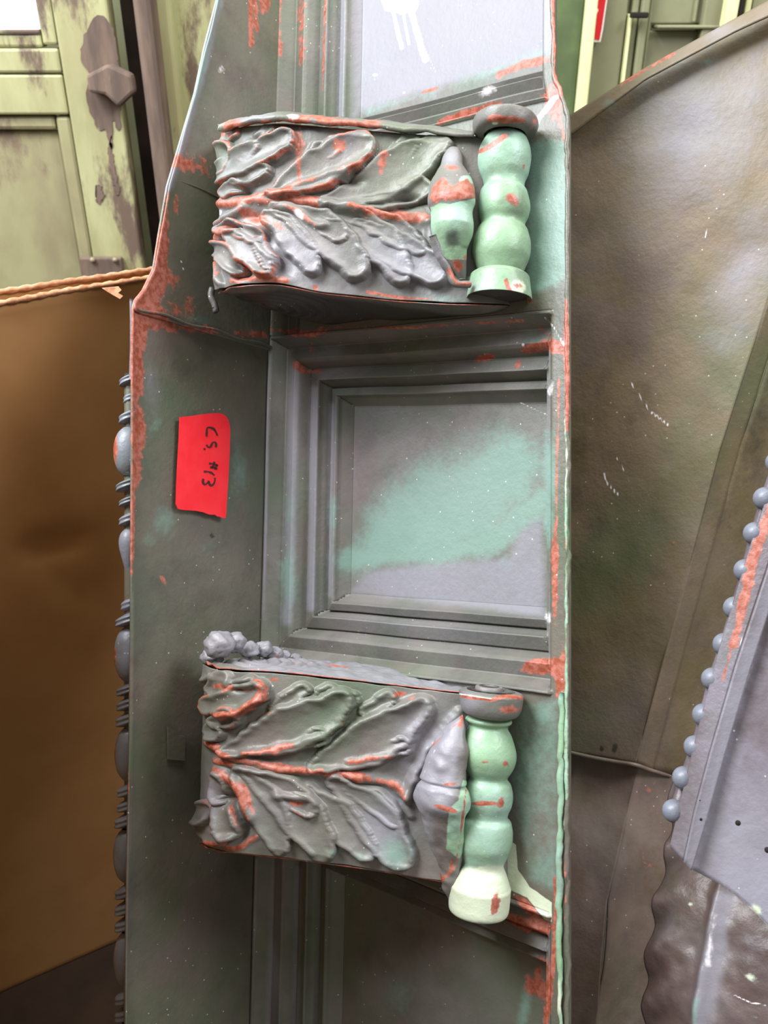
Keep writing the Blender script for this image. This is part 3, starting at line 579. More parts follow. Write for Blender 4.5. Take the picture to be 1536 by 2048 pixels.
BOTL = [
 lo(*c_, [(200, 700), (400, 650), (570, 570)], [70, 110, 80], 1.2, .5, 1.), lo(*c_, [(420, 560), (500, 500)], [60, 50], 1., .5, .6), lo(*c_, [(240, 560), (280, 490)], [70, 75], .9, .4, .4), lo(*c_, [(130, 430), (140, 330)], [70, 70], .9, .4, .5),
 lo(*c_, [(240, 830), (350, 790)], [50, 85], 1.1, .3, .7), lo(*c_, [(200, 890), (240, 920)], [50, 55], .9, .3, .1), ri(*c_, [(300, 770), (480, 720), (600, 600), (600, 520)], 34, .9, 1.1),
 lo(*c_, [(330, 1060), (600, 960), (900, 850), (1120, 760), (1220, 660)], [40, 120, 180, 170, 110], 1.15, .5, .45), lo(*c_, [(700, 720), (850, 620), (940, 570)], [40, 60, 50], .9, .4, .25), ri(*c_, [(470, 1095), (750, 1030), (940, 970), (1080, 930)], 26, .4, 1.),
 lo(*c_, [(900, 990), (1060, 950)], [40, 75], 1., .3, .15), lo(*c_, [(1020, 660), (1150, 570)], [40, 50], .9, .4, .05),
 lo(*d_, [(-250, 660), (0, 560), (250, 440), (420, 330), (500, 260)], [40, 110, 160, 140, 80], 1.05, .5, .1), lo(*d_, [(120, 290), (260, 195)], [45, 55], .9, .4, .1), lo(*d_, [(260, 560), (370, 520)], [40, 60], 1., .3, 0.), lo(*d_, [(-50, 240), (20, 200)], [50, 45], .6, .4, .2),
 ri(*d_, [(0, 640), (140, 600), (300, 590)], 20, .3, .9), ri(*d_, [(330, 250), (450, 190)], 26, .4, .6),
 ri(*c_, [(190, 1000), (350, 1100), (700, 1195), (1100, 1240), (1390, 1285)], 36, .8, 1.1), ri(*c_, [(240, 1140), (450, 1200), (750, 1235)], 26, .5, 1.1), ri(*d_, [(0, 720), (280, 775), (400, 870)], 32, .6, .9),
 lo(*c_, [(430, 1260), (600, 1450), (700, 1650), (745, 1820)], [70, 140, 150, 85], 1., .6, .05), lo(*c_, [(500, 1260), (800, 1450), (1000, 1680), (1090, 1850)], [50, 150, 180, 110], 1.1, .6, .1),
 lo(*c_, [(820, 1440), (960, 1500)], [60, 85], 1.1, .3, .5), ri(*c_, [(720, 1410), (900, 1430), (1010, 1460), (980, 1560)], 24, .6, .5),
 lo(*d_, [(-100, 780), (100, 950), (250, 1130), (350, 1280)], [50, 120, 160, 100], 1.05, .6, .0), lo(*d_, [(-280, 850), (-50, 1050), (110, 1230)], [50, 130, 85], .95, .6, .0), lo(*d_, [(0, 820), (200, 920), (300, 1010)], [30, 80, 65], .9, .5, .05),
 ri(*c_, [(250, 1230), (400, 1370), (500, 1600)], 44, .9, 1.05), lo(*c_, [(290, 1500), (340, 1690)], [60, 85], 1.4, .5, .85), lo(*c_, [(150, 1560), (120, 1620)], [70, 60], 1., .3, .6), lo(*c_, [(150, 1720), (230, 1770)], [60, 70], .8, .4, .3), lo(*c_, [(240, 1300), (270, 1430)], [50, 70], .9, .4, .4),
 pi_(*c_, 350, 1450, 70, 55, -1.), pi_(*c_, 190, 1660, 24, 45, -1.4), pi_(*c_, 470, 1720, 70, 90, -.7), pi_(*c_, 420, 560, 60, 30, -.5), ri(*c_, [(170, 1810), (380, 1850), (560, 1780)], 28, .4, 1.),
 ri(*d_, [(560, 540), (400, 880), (430, 1010)], 24, .8, .15), ri(*d_, [(400, 870), (560, 560), (760, 300)], 30, .6, .2),
]
PRO = resample([(.392, .0), (.388, .04), (.378, .08), (.357, .113), (.326, .142), (.292, .158), (.26, .157), (.225, .140), (.19, .114), (.155, .086), (.125, .064), (.10, .052), (.08, .040), (.068, .026), (.062, .0)], 300, True)
def curvew(w_, par): return np.interp(par, np.linspace(0, 1, len(w_)), w_)
def leaf_field(x, y, items):
    h = np.zeros(x.shape); wear = np.zeros(x.shape); add = np.zeros(x.shape)
    wx = x+fbm(np.stack([x*.05, y*.05, 0*x], -1), 2)*10; wy_ = y+fbm(np.stack([x*.05, y*.05, 0*x+9], -1), 2)*10
    for ty, pts, w_, hh, cup, we in items:
        if ty == 'lobe':
            q = resample(pts, 30, len(pts) > 2); d, par = seg_dist(wx, wy_, q); r = d/curvew(w_, par)
            f = np.where(r < 1, cup+(1-cup)*np.clip(r, 0, 1)**2.6, np.clip(1-(r-1)/.13, 0, 1)); f = f*hh*(.55+.45*par)
            better = f > h; h = np.maximum(h, f); rim = np.exp(-((r-.99)/.10)**2)*we*.86
            wear = np.where(better, rim, wear*np.where(r < .9, .35, 1))
        elif ty == 'rib':
            q = resample(pts, 30, len(pts) > 2); d, par = seg_dist(wx, wy_, q); f = np.exp(-(d/w_)**2); add += f*hh*.6; wear = np.maximum(wear, f*we*.8)
        else:
            f = np.exp(-((x-pts[0])/w_[0])**2-((y-pts[1])/w_[1])**2); add += f*hh
    return h+add, wear
def smooth2(a, n=1):
    for _ in range(n):
        b = np.pad(a, 1, mode='edge'); a = (b[1:-1, 1:-1]*4+b[:-2, 1:-1]+b[2:, 1:-1]+b[1:-1, :-2]+b[1:-1, 2:])/8
    return a
def bracket(items, top, bot, marks, AMP, side_marks, label, crump, zoff=0):
    s, t = PRO[:, 0], PRO[:, 1]
    pp = w2p(L2W(s, t, v_at(s, t, np.full(len(s), float(top[0][1])))))[0]
    tpy, bpy_ = np.interp(pp, [p[0] for p in top], [p[1] for p in top]), np.interp(pp, [p[0] for p in bot], [p[1] for p in bot])
    vt, vb = v_at(s, t, tpy), v_at(s, t, bpy_)
    vt, vb = np.convolve(np.pad(vt, 6, mode='edge'), np.ones(13)/13, 'valid'), np.convolve(np.pad(vb, 6, mode='edge'), np.ones(13)/13, 'valid')
    nb_ = 230; u = np.linspace(0, 1, nb_)[None]
    V_ = vt[:, None]*(1-u)+vb[:, None]*u; S, T = s[:, None]+0*u, t[:, None]+0*u
    P = L2W(S, T, V_); x, y = w2p(P)
    h, we = leaf_field(x, y, items); h = smooth2(h, 2)
    tg = np.gradient(PRO, axis=0); tg /= np.linalg.norm(tg, axis=1)[:, None]; ns, nt = -tg[:, 1], tg[:, 0]      # outward
    sg_ = np.sign(nt[len(nt)//2]); ns, nt = ns*sg_, nt*sg_
    NW = -ns[:, None]*Uw+nt[:, None]*Nw
    edge = np.clip(np.minimum(u, 1-u)*18, 0, 1)
    h = h*(.35+.65*edge)
    P2 = P+NW[:, None]*(h*AMP+fbm(P*60, 2)*.0012)[..., None]
    P2 = P2+Vw*((fbm(P*30, 2)*.004)[..., None])*(1-edge)[..., None]*crump
    A = paint(x, y, marks); A['wear'] = np.maximum(A.get('wear', 0), np.clip(we, 0, 1.1))
    b = mesh('bracket', P2, gfaces(len(s), nb_), M['leaf'], cor, attrs=A, solid=.0012)
    b['label'] = label
    # scrolled side plates
    for up, ve in ((1, vt), (-1, vb)):
        c = np.linspace(0, 1, 90)[None]; S2 = s[:, None]*(1-c*0); T2 = t[:, None]*(1-c)-.002*c
        V2 = ve[:, None]+0*c; cs, ct_ = .315, .085
        rr = np.hypot(S2-cs, T2-ct_); th = np.arctan2(T2-ct_, S2-cs)
        sp_ = np.cos((rr/.0135-th/(2*math.pi))*2*math.pi)*np.exp(-(rr/.075)**4)
        cs2, ct2 = .075, .02; r2 = np.hypot(S2-cs2, T2-ct2)
        dd = np.minimum(c*t[:, None]/.006, 1)
        rim = np.exp(-((c*t[:, None])/.005)**2)
        rel = up*(.0022*sp_+.003*rim-.002)
        Q = L2W(S2, T2, V2+rel); Q = Q+Vw*((fbm(Q*45, 3)*.010*crump*(up > 0)+fbm(Q*20, 2)*.003)*np.clip(1-rim, 0, 1))[..., None]
        x2, y2 = w2p(Q); A2 = paint(x2, y2, side_marks); A2['wear'] = np.maximum(A2.get('wear', 0), rim*.62)
        f = gfaces(len(s), 90); f = f if up < 0 else f[:, ::-1]
        mesh('scroll_side', Q, f, M['leaf'], b, attrs=A2, solid=.001)
    return b, vt, vb
TM = [('dust_sheen', 'b', 450, 340, 50, 70, 0, .5), ('dust_sheen', 'b', 600, 520, 120, 60, 20, .8), ('dust_sheen', 'b', 820, 530, 100, 50, 20, .9), ('dust_sheen', 'b', 430, 470, 18, 90, 10, .9), ('dust_sheen', 'b', 690, 300, 50, 40, -30, .5),
 ('wear', 'b', 600, 310, 12, 46, 0, .85), ('wear', 'l', [(598, 320), (602, 370)], 3, 1), ('wear', 'b', 680, 300, 14, 12, 0, .9), ('wear', 'b', 765, 330, 12, 40, 10, .8), ('wear', 'b', 520, 440, 36, 16, 20, .9), ('wear', 'b', 560, 455, 20, 10, 35, .9), ('wear', 'l', [(700, 420), (790, 440), (860, 440)], 7, .85), ('wear', 'b', 630, 575, 8, 10, 0, 1), ('wear', 'l', [(735, 585), (800, 596), (870, 600)], 3.5, .8), ('wear', 'b', 440, 555, 16, 12, 0, .7), ('wear', 'b', 455, 270, 26, 8, 0, .9), ('wear', 'l', [(450, 252), (560, 240), (640, 250), (760, 262)], 5, .9),
 ('pale', 'b', 602, 435, 12, 5, 40, .9), ('pale', 'b', 440, 425, 6, 6, 0, .8), ('dark', 'b', 590, 254, 50, 9, 6, 1.1), ('dark', 'b', 850, 250, 160, 8, 2, .6), ('teal', 'b', 880, 600, 60, 20, 0, .7)]
TS = [('dark', 'p', [(430, 590), (560, 575), (780, 605), (1000, 640), (1000, 670), (560, 672), (470, 640)], 10, .9), ('wear', 'l', [(445, 600), (500, 650), (560, 668), (700, 660), (900, 645), (1060, 632)], 5, .8)]  # dark band puts the underside's shade into the colour; the line is wear
BM = [('dust_sheen', 'b', 560, 1600, 160, 120, 10, .4), ('dust_sheen', 'b', 770, 1650, 60, 70, 20, .9), ('teal', 'b', 790, 1700, 40, 36, 30, .9), ('teal', 'b', 720, 1705, 30, 20, 0, .8), ('dust_sheen', 'b', 860, 1500, 60, 80, 0, 1.), ('wear', 'b', 470, 1375, 40, 6, 8, .9), ('wear', 'b', 550, 1358, 16, 5, 0, 1), ('wear', 'b', 500, 1590, 7, 40, -20, 1), ('wear', 'b', 800, 1388, 14, 6, 0, .9), ('wear', 'b', 600, 1600, 16, 7, 0, .9), ('pale', 'l', [(800, 1600), (830, 1570), (880, 1490)], 3, .5), ('dust_sheen', 'b', 430, 1600, 24, 60, 0, .9), ('teal', 'b', 680, 1700, 40, 16, 10, .6)]
BS = [('dust_sheen', 'p', [(400, 1270), (700, 1270), (1050, 1380), (900, 1395), (500, 1360)], 20, .75), ('dark', 'b', 800, 1750, 200, 30, 6, .7), ('wear', 'l', [(560, 1325), (640, 1330), (760, 1345)], 3, .6), ('wear', 'b', 520, 1712, 60, 5, 5, .9)]  # dark patch is shade under the bracket, painted in
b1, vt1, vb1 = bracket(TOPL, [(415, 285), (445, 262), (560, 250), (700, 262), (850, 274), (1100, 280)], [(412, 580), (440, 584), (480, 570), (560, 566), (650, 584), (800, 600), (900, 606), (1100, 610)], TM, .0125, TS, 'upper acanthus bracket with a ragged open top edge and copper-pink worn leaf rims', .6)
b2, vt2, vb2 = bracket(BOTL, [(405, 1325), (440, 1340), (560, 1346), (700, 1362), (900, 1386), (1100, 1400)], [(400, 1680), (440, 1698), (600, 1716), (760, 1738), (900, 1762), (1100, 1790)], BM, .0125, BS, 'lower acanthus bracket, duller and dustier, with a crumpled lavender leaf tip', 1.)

# ragged lip standing off the top of the upper bracket
rg = [(448, 250, 12), (470, 242, 14), (520, 233, 12), (560, 228, 12), (600, 231, 10), (660, 238, 9), (760, 246, 8), (860, 256, 7), (960, 268, 6)]
P = []
ridx = np.linspace(110, 285, len(rg)).astype(int)
pxs = w2p(L2W(PRO[:, 0], PRO[:, 1], vt1))[0]
for k, (a, b, wd) in enumerate(rg):
    i = 110+int(np.argmin(abs(pxs[110:]-a))); s_, t_ = PRO[i]
    row = []
    for m_, (dy, dt) in enumerate(((0, -.014), (0, .004), (.35, .010), (1, .011), (1.15, .006))):
        row.append(L2W(s_, t_+dt, float(v_at(s_, t_+dt, b+wd*dy))))
    P.append(row)
P = np.array(P); P = np.stack([resample(P[:, m_], 90, True) for m_ in range(5)], 1); P = P+(fbm(P*70, 3)*.006)[..., None]*Vw+(fbm(P*50+5, 2)*.004)[..., None]*Nw
x, y = w2p(P); o = mesh('ragged_lip', P, gfaces(90, 5), M['leaf'], b1, attrs=paint(x, y, [('wear', 'l', [(450, 252), (640, 240), (760, 252)], 9, .75), ('pale', 'b', 585, 236, 16, 6, 0, .7), ('dust_sheen', 'b', 510, 236, 40, 6, -10, .9)]), solid=.0014)
tube('bent_wire', resample([at(a, b, .93) for a, b in ((425, 575), (422, 592), (428, 606), (433, 625), (430, 615))], 20, True), .0035, M['leaf'], b1, attrs={'dark': .6})

def spool(name, px_line, rad, t0, mat, par, marks, sp_=.0, squash=1., jag=0, n=56, cap=True, label=None):
    """turned shape about an axis along the cornice: px_line [(y, x)], rad [(y, radius px)]"""
    ys = np.linspace(rad[0][0], rad[-1][0], 170); xs = np.interp(ys, [p[0] for p in px_line], [p[1] for p in px_line]); rp = np.interp(ys, [p[0] for p in rad], [p[1] for p in rad])
    rr = np.asarray(rad, float); rs = resample(rr, 400, True); o = np.argsort(rs[:, 0], kind='stable'); rp = np.interp(ys, rs[o, 0], rs[o, 1]); rp = np.maximum(rp, 1)
    t0 = np.interp(ys, np.linspace(ys[0], ys[-1], len(t0)), t0) if np.ndim(t0) else np.full(len(ys), t0)
    s0 = np.array([sv_at(np.array(a), np.array(b), c)[0] for a, b, c in zip(xs, ys, t0)]); v0 = v_at(s0, t0, ys)
    D = w2c(L2W(s0, t0, v0))[..., 2]; r = rp*D/F
    ph = np.linspace(0, 2*math.pi, n, endpoint=False)[None]
    S = s0[:, None]+np.cos(ph)*r[:, None]; T = t0[:, None]+np.sin(ph)*r[:, None]*squash
    P = L2W(S, T, v0[:, None]+0*ph)
    if jag: P = P+(np.cos(ph)[..., None]*-Uw+np.sin(ph)[..., None]*Nw)*(fbm(P*38, 3)*jag)[..., None]
    P = P+(np.cos(ph)[..., None]*-Uw+np.sin(ph)[..., None]*Nw)*(fbm(P*90, 2)*.0006)[..., None]
    x, y = w2p(P); A = paint(x, y, marks); m = len(ys)
    V = np.vstack([P.reshape(-1, 3), P[0].mean(0)[None], P[-1].mean(0)[None]]); f = gfaces(m, n, closed=True).tolist()
    if cap: f += [[m*n, (k+1) % n, k] for k in range(n)]+[[m*n+1, (m-1)*n+k, (m-1)*n+(k+1) % n] for k in range(n)]
    A = {k: np.r_[np.broadcast_to(q, P.shape[:2]).ravel(), np.broadcast_to(q, P.shape[:2])[0, 0], np.broadcast_to(q, P.shape[:2])[-1, 0]] for k, q in A.items()}
    o = mesh(name, V, f, mat, par, attrs=A)
    if label: o['label'] = label
    return o
# upper bracket: mint green turned bolster, collars, and the curled leaf tip
G = [('wear', 'b', 1049, 331, 7, 12, 0, .75), ('wear', 'b', 1022, 397, 13, 10, 30, .7), ('wear', 'l', [(955, 305), (985, 290), (1010, 272)], 5, .9), ('dark', 'b', 1000, 262, 50, 14, 0, .9), ('dark', 'b', 965, 285, 22, 16, 30, .8), ('dark', 'b', 1062, 300, 8, 30, 0, .5), ('wear', 'b', 1010, 462, 18, 4, 0, .5)]
spool('bolster', [(270, 1012), (330, 1008), (420, 1008), (500, 1002), (560, 1000)], [(268, 34), (280, 43), (300, 51), (322, 53), (345, 49), (362, 42), (374, 41), (385, 47), (410, 52), (430, 50), (444, 45), (452, 45), (462, 51), (485, 58), (510, 58), (530, 51), (550, 44), (562, 43)], .027, M['mint'], b1, G, label='mint green turned bolster of three bulbs')
spool('end_collar', [(540, 1000), (620, 998)], [(545, 48), (552, 58), (558, 60), (580, 63), (596, 65), (598, 64)], .027, M['mint'], b1, [('wear', 'l', [(1012, 560), (1020, 585), (1060, 602)], 5, .9), ('cream', 'b', 1035, 575, 16, 16, 0, .9), ('dust_sheen', 'b', 950, 580, 20, 26, 0, .7), ('wear', 'b', 1030, 570, 14, 8, 0, .6)], cap=False, label='mint green flared collar with an open underside')
spool('end_cup', [(560, 1000), (640, 998)], [(566, 50), (588, 57), (591, 46), (593, 20), (594, 3)], .026, M['leaf'], b1, [('dark', 'b', 1000, 615, 90, 60, 0, 1.2), ('wear', 'l', [(940, 600), (960, 625)], 4, .8)], label='dark hollow under the collar')  # shallow cup painted dark for the shade inside the open collar
spool('top_collar', [(235, 1012), (275, 1010)], [(236, 50), (240, 62), (252, 64), (264, 61), (270, 52), (272, 40)], .03, M['leaf'], b1, [('wear', 'b', 1030, 240, 50, 8, 5, .95), ('wear', 'b', 1060, 250, 14, 16, 0, .7), ('cream', 'b', 990, 247, 10, 5, 0, .7), ('wear', 'b', 980, 240, 8, 6, 0, .7)], jag=.006, label='ragged rusty collar')
CM = [('mint', 'p', [(860, 415), (880, 405), (900, 408), (960, 395), (960, 520), (860, 520)], 8, 1), ('mint', 'b', 935, 360, 16, 10, 0, .9), ('wear', 'p', [(862, 370), (885, 352), (905, 372), (935, 358), (955, 385), (950, 395), (885, 402), (868, 412), (855, 395)], 8, 1), ('wear', 'b', 905, 335, 22, 7, 0, .8), ('dust_sheen', 'b', 900, 315, 24, 24, 0, .9), ('dust_sheen', 'l', [(856, 370), (850, 430), (862, 460)], 5, .9), ('dark', 'b', 905, 480, 17, 22, 0, 1.), ('dark', 'b', 930, 495, 18, 10, 0, .7), ('dark', 'b', 857, 421, 4, 5, 0, 1.5), ('wear', 'b', 915, 530, 16, 24, 0, .9), ('wear', 'b', 930, 515, 8, 10, 0, .8)]
spool('leaf_curl', [(300, 906), (360, 903), (430, 903), (500, 906), (560, 925)], [(294, 4), (300, 15), (312, 20), (324, 22), (332, 24), (345, 33), (365, 45), (390, 50), (408, 50), (418, 46), (430, 44), (450, 45), (470, 42), (490, 34), (510, 26), (530, 20), (560, 8)], [.052, .06, .066, .066, .06, .05], M['leaf'], b1, CM, jag=.003, squash=.8, label='curled leaf tip, pink above and mint green below')
cr = [at(a, b, d) for a, b, d in ((866, 470, .80), (880, 510, .805), (898, 545, .81), (912, 566, .81), (940, 568, .815))]
tube('torn_leaf_edge', resample(cr, 40, True), .0035, M['leaf'], b1, marks=[('wear', 'l', [(898, 540), (915, 568), (940, 568)], 5, .9), ('dust_sheen', 'b', 880, 510, 20, 40, 0, .9)], jag=.003)
# lower bracket
G2 = [('wear', 'b', 1012, 1527, 11, 9, 40, .85), ('wear', 'b', 968, 1525, 10, 4, 0, .8), ('wear', 'b', 968, 1607, 26, 4, 0, 1), ('wear', 'b', 1003, 1606, 8, 12, 20, .85), ('teal', 'b', 955, 1490, 26, 30, 0, .5), ('cream', 'p', [(880, 1740), (1040, 1725), (1040, 1850), (880, 1850)], 22, 1), ('wear', 'b', 990, 1810, 9, 20, 10, .85), ('cream', 'b', 975, 1590, 22, 9, 0, .45), ('dark', 'b', 945, 1670, 26, 12, 0, .38), ('wear', 'b', 945, 1830, 10, 3, 0, .7)]
spool('bolster', [(1435, 977), (1490, 975), (1580, 976), (1660, 972), (1740, 964), (1830, 956)], [(1432, 40), (1436, 46), (1442, 47), (1448, 40), (1454, 39), (1470, 48), (1495, 56), (1515, 57), (1535, 50), (1550, 40), (1556, 39), (1566, 46), (1585, 50), (1605, 49), (1622, 43), (1632, 42), (1642, 50), (1665, 54), (1690, 54), (1712, 46), (1728, 42), (1745, 50), (1760, 56), (1768, 59), (1772, 61), (1780, 61), (1790, 61), (1800, 61), (1810, 61), (1818, 60), (1823, 57), (1826, 50)], .028, M['mint'], b2, G2, label='mint green turned bolster fading to cream at its foot')
spool('top_collar', [(1378, 982), (1430, 980)], [(1380, 48), (1384, 62), (1392, 64), (1405, 63), (1418, 60), (1428, 54), (1432, 44)], .03, M['leaf'], b2, [('wear', 'l', [(925, 1392), (980, 1400), (1010, 1392), (1044, 1396)], 4, .9), ('wear', 'b', 1020, 1420, 30, 10, 0, .7), ('dust_sheen', 'b', 940, 1405, 26, 20, 0, .8), ('pale', 'l', [(920, 1388), (985, 1398)], 2, .7)], jag=.003, label='square-cut bluish collar with rusty rim')
spool('cap_stub', [(1368, 978), (1395, 978)], [(1372, 20), (1374, 27), (1386, 29), (1390, 29)], .03, M['leaf'], b2, [('dust_sheen', 'b', 978, 1380, 30, 10, 0, .5)])
CM2 = [('dust_sheen', 'p', [(800, 1420), (925, 1420), (915, 1560), (900, 1620), (860, 1640), (870, 1720), (800, 1760)], 20, 1.1), ('dark', 'b', 885, 1620, 50, 30, 0, .35), ('mint', 'p', [(925, 1560), (950, 1560), (950, 1660), (920, 1720), (890, 1700), (895, 1650), (898, 1620), (915, 1600)], 10, .9), ('wear', 'b', 890, 1617, 22, 5, 15, 1), ('wear', 'b', 900, 1568, 20, 4, -4, 1), ('wear', 'l', [(866, 1720), (885, 1760), (900, 1745), (905, 1720)], 4, 1), ('wear', 'l', [(925, 1430), (920, 1450)], 5, .9), ('wear', 'l', [(932, 1580), (920, 1680), (908, 1740)], 2.5, .8), ('wear', 'l', [(855, 1500), (930, 1432)], 2.5, .6), ('pale', 'l', [(816, 1600), (830, 1585), (870, 1500)], 3, .5)]
spool('leaf_curl', [(1430, 925), (1480, 902), (1540, 892), (1600, 886), (1680, 888), (1740, 900), (1790, 905)], [(1428, 4), (1440, 12), (1470, 28), (1500, 38), (1530, 44), (1560, 50), (1566, 46), (1580, 56), (1605, 62), (1630, 50), (1670, 44), (1700, 36), (1740, 22), (1780, 14), (1800, 3)], [.05, .06, .064, .06, .05, .04], M['leaf'], b2, CM2, jag=.012, squash=.7, label='crumpled lavender leaf tip torn open beside the bolster')
# crumpled lumps on the upper side of the lower bracket
for k, (a, b, r, sq) in enumerate(((440, 1288, 26, .6), (466, 1284, 20, .6), (424, 1312, 18, .7), (500, 1300, 17, .5), (528, 1298, 15, .6), (548, 1306, 14, .6), (568, 1312, 12, .5), (590, 1318, 12, .4))):
    d = .90+.012*k; c0 = at(float(a), float(b), d); r_ = r*d/F
    th = np.linspace(0, math.pi, 18)[:, None]; ph = np.linspace(0, 2*math.pi, 26, endpoint=False)[None]
    P = np.stack([np.sin(th)*np.cos(ph), np.sin(th)*np.sin(ph), np.cos(th)+0*ph], -1); P = c0+P*r_*(1+fbm(P*2+k*3, 3)*.75)[..., None]*np.array([1.2, 1.2, sq+.3])
    mesh('crumpled_leaf', P, gfaces(18, 26, closed=True)[:, ::-1], M['leaf'], b2, attrs={'dust_sheen': .8, 'wear': np.clip(fbm(P*60, 2)+.25, 0, 1)*.8})

# ------------------------------------------------------------------ red tape with handwriting
def c7(p): return [(320+a/7.878, 800+b/7.878) for a, b in p]
tp = c7([(315, 270), (400, 262), (520, 250), (620, 232), (700, 222), (820, 210), (900, 205), (960, 212), (1010, 230), (1050, 270), (1080, 320), (1100, 400), (1108, 480), (1100, 800), (1080, 1200), (1060, 1500), (1045, 1780), (1035, 1855), (1000, 1862), (960, 1850), (930, 1835), (900, 1835), (870, 1808), (800, 1808), (760, 1800), (680, 1768), (560, 1745), (400, 1735), (320, 1725), (285, 1715), (265, 1670), (255, 1640), (262, 1400), (275, 1100), (300, 650)])
SFT = SJ-.009
a = np.array(tp); tt, vv_ = tv_at(a[:, 0], a[:, 1], SFT)
tpb = L2W(np.full(len(a), SFT), tt, vv_)
tape = prism('tape_label', tpb, Uw, .0012, M['red'], None, origin=tpb.mean(0))
tag(tape, 'red cloth tape lettered in black marker, stuck on the left face of the cornice', 'tape')
strokes = [[(735, 575), (738, 500), (748, 438), (800, 436), (850, 458), (880, 500), (905, 560)], [(882, 745), (884, 690), (862, 664), (830, 672), (810, 715), (790, 742), (755, 738), (735, 705)], [(690, 778), (718, 768)],
 [(775, 1000), (850, 1010), (915, 1040)], [(790, 1058), (850, 1065), (905, 1088)], [(858, 972), (838, 1040), (820, 1078)], [(900, 1010), (880, 1060), (868, 1098)], [(692, 1128), (760, 1130), (815, 1150), (862, 1188)],
 [(685, 1240), (678, 1290), (700, 1330), (735, 1320), (772, 1275), (778, 1318), (808, 1348), (845, 1325), (864, 1280), (866, 1225)]]
V, f = [], []
for st in strokes:
    q = resample(c7(st), 26, len(st) > 2); q = np.array(q); dq = np.gradient(q, axis=0); nn = np.stack([-dq[:, 1], dq[:, 0]], 1); nn /= np.linalg.norm(nn, axis=1)[:, None]
    wd = 1.9*(1+.25*np.sin(np.arange(26)*.5)); L_, R_ = q+nn*wd[:, None], q-nn*wd[:, None]; i0 = len(V)
    for row in (L_, R_):
        t5, v5 = tv_at(row[:, 0], row[:, 1], SFT-.0004); V += list(L2W(np.full(26, SFT-.0004), t5, v5))
    f += [[i0+k, i0+k+1, i0+26+k+1, i0+26+k] for k in range(25)]
mesh('handwriting', V, f, M['ink'], tape, smooth=False, solid=.0002)

# ------------------------------------------------------------------ turned bead strip standing behind the fascia
SP_ = SJ+.03
bx0, by0 = 250., 1400.
stp = at(262., 2048., 1.03)
bd = thing('turned_ornament_strip', 'grey-blue strip of turned reels and long beads showing behind the left edge of the cornice', 'ornament', at(256., 2040., 1.0)-np.array([0, 0, .1]))
el = [(750, 772, 22, 'reel'), (786, 808, 14, 'reel'), (822, 848, 20, 'reel'), (856, 952, 30, 'bead'), (958, 982, 26, 'reel'), (993, 1012, 20, 'reel'), (1026, 1052, 20, 'reel'), (1057, 1146, 24, 'cone'), (1196, 1222, 16, 'reel'), (1226, 1252, 27, 'reel'), (1256, 1362, 29, 'bead'), (1366, 1390, 25, 'reel'), (1393, 1420, 25, 'reel'), (1423, 1452, 26, 'reel'), (1456, 1560, 28, 'bead'), (1566, 1592, 24, 'reel'), (1596, 1622, 24, 'reel'), (1626, 1654, 25, 'reel'), (1658, 1762, 27, 'bead'), (1768, 1796, 24, 'reel'), (1800, 1828, 25, 'reel'), (1832, 1860, 25, 'reel'), (1864, 1972, 26, 'bead'), (1978, 2006, 24, 'reel'), (2010, 2040, 24, 'reel'), (2044, 2150, 26, 'bead')]
def bpt(px, py): t, v = tv_at(np.array(px, float), np.array(py, float), SP_); return L2W(SP_, t, v)
for k, (y0, y1, r, kind) in enumerate(el):
    n = 26; yy = np.linspace(y0, y1, n); u = np.linspace(0, 1, n)
    rr_ = {'reel': np.sin(np.pi*np.clip(u, .02, .98))**.45*(1-.18*np.cos(u*4*np.pi)*.5), 'bead': np.sin(np.pi*np.clip(u, .015, .985))**.32, 'cone': np.sin(np.pi*np.clip(u, .02, .5+.0*u))**.4*np.where(u > .12, 1-.75*np.clip((u-.12)/.88, 0, 1)**1.3, 1)}[kind]
    cx = 258+(3 if k < 2 else 0)-(4*(y0 > 1600)); c = np.array([bpt(cx, q) for q in yy]); D = w2c(c)[:, 2]
    tilt = .35 if kind == 'reel' else 0
    ph = np.linspace(0, 2*math.pi, 22, endpoint=False); rad = r*D/F*rr_
    a1 = np.array([1., 0, 0]); a2 = unit(np.cross(Vw, a1)); a1 = unit(np.cross(a2, Vw))
    P = c[:, None]+(a1*np.cos(ph)[None, :, None]+a2*np.sin(ph)[None, :, None])*rad[:, None, None]+Vw*(np.cos(ph)*tilt)[None, :, None]*rad[:, None, None]
    x, y = w2p(P)
    mesh('bead' if kind == 'bead' else 'reel' if kind == 'reel' else 'tapered_bead', P, gfaces(n, 22, closed=True), M['bead'], bd, attrs=paint(x, y, [('wear', 'b', 229, 900, 8, 40, 0, .9), ('wear', 'l', [(229, 1300), (229, 1520)], 3, .8)]))
yy = np.linspace(748, 2500, 60); tube('core_rod', [bpt(262, q) for q in yy], .007, M['patina'], bd)

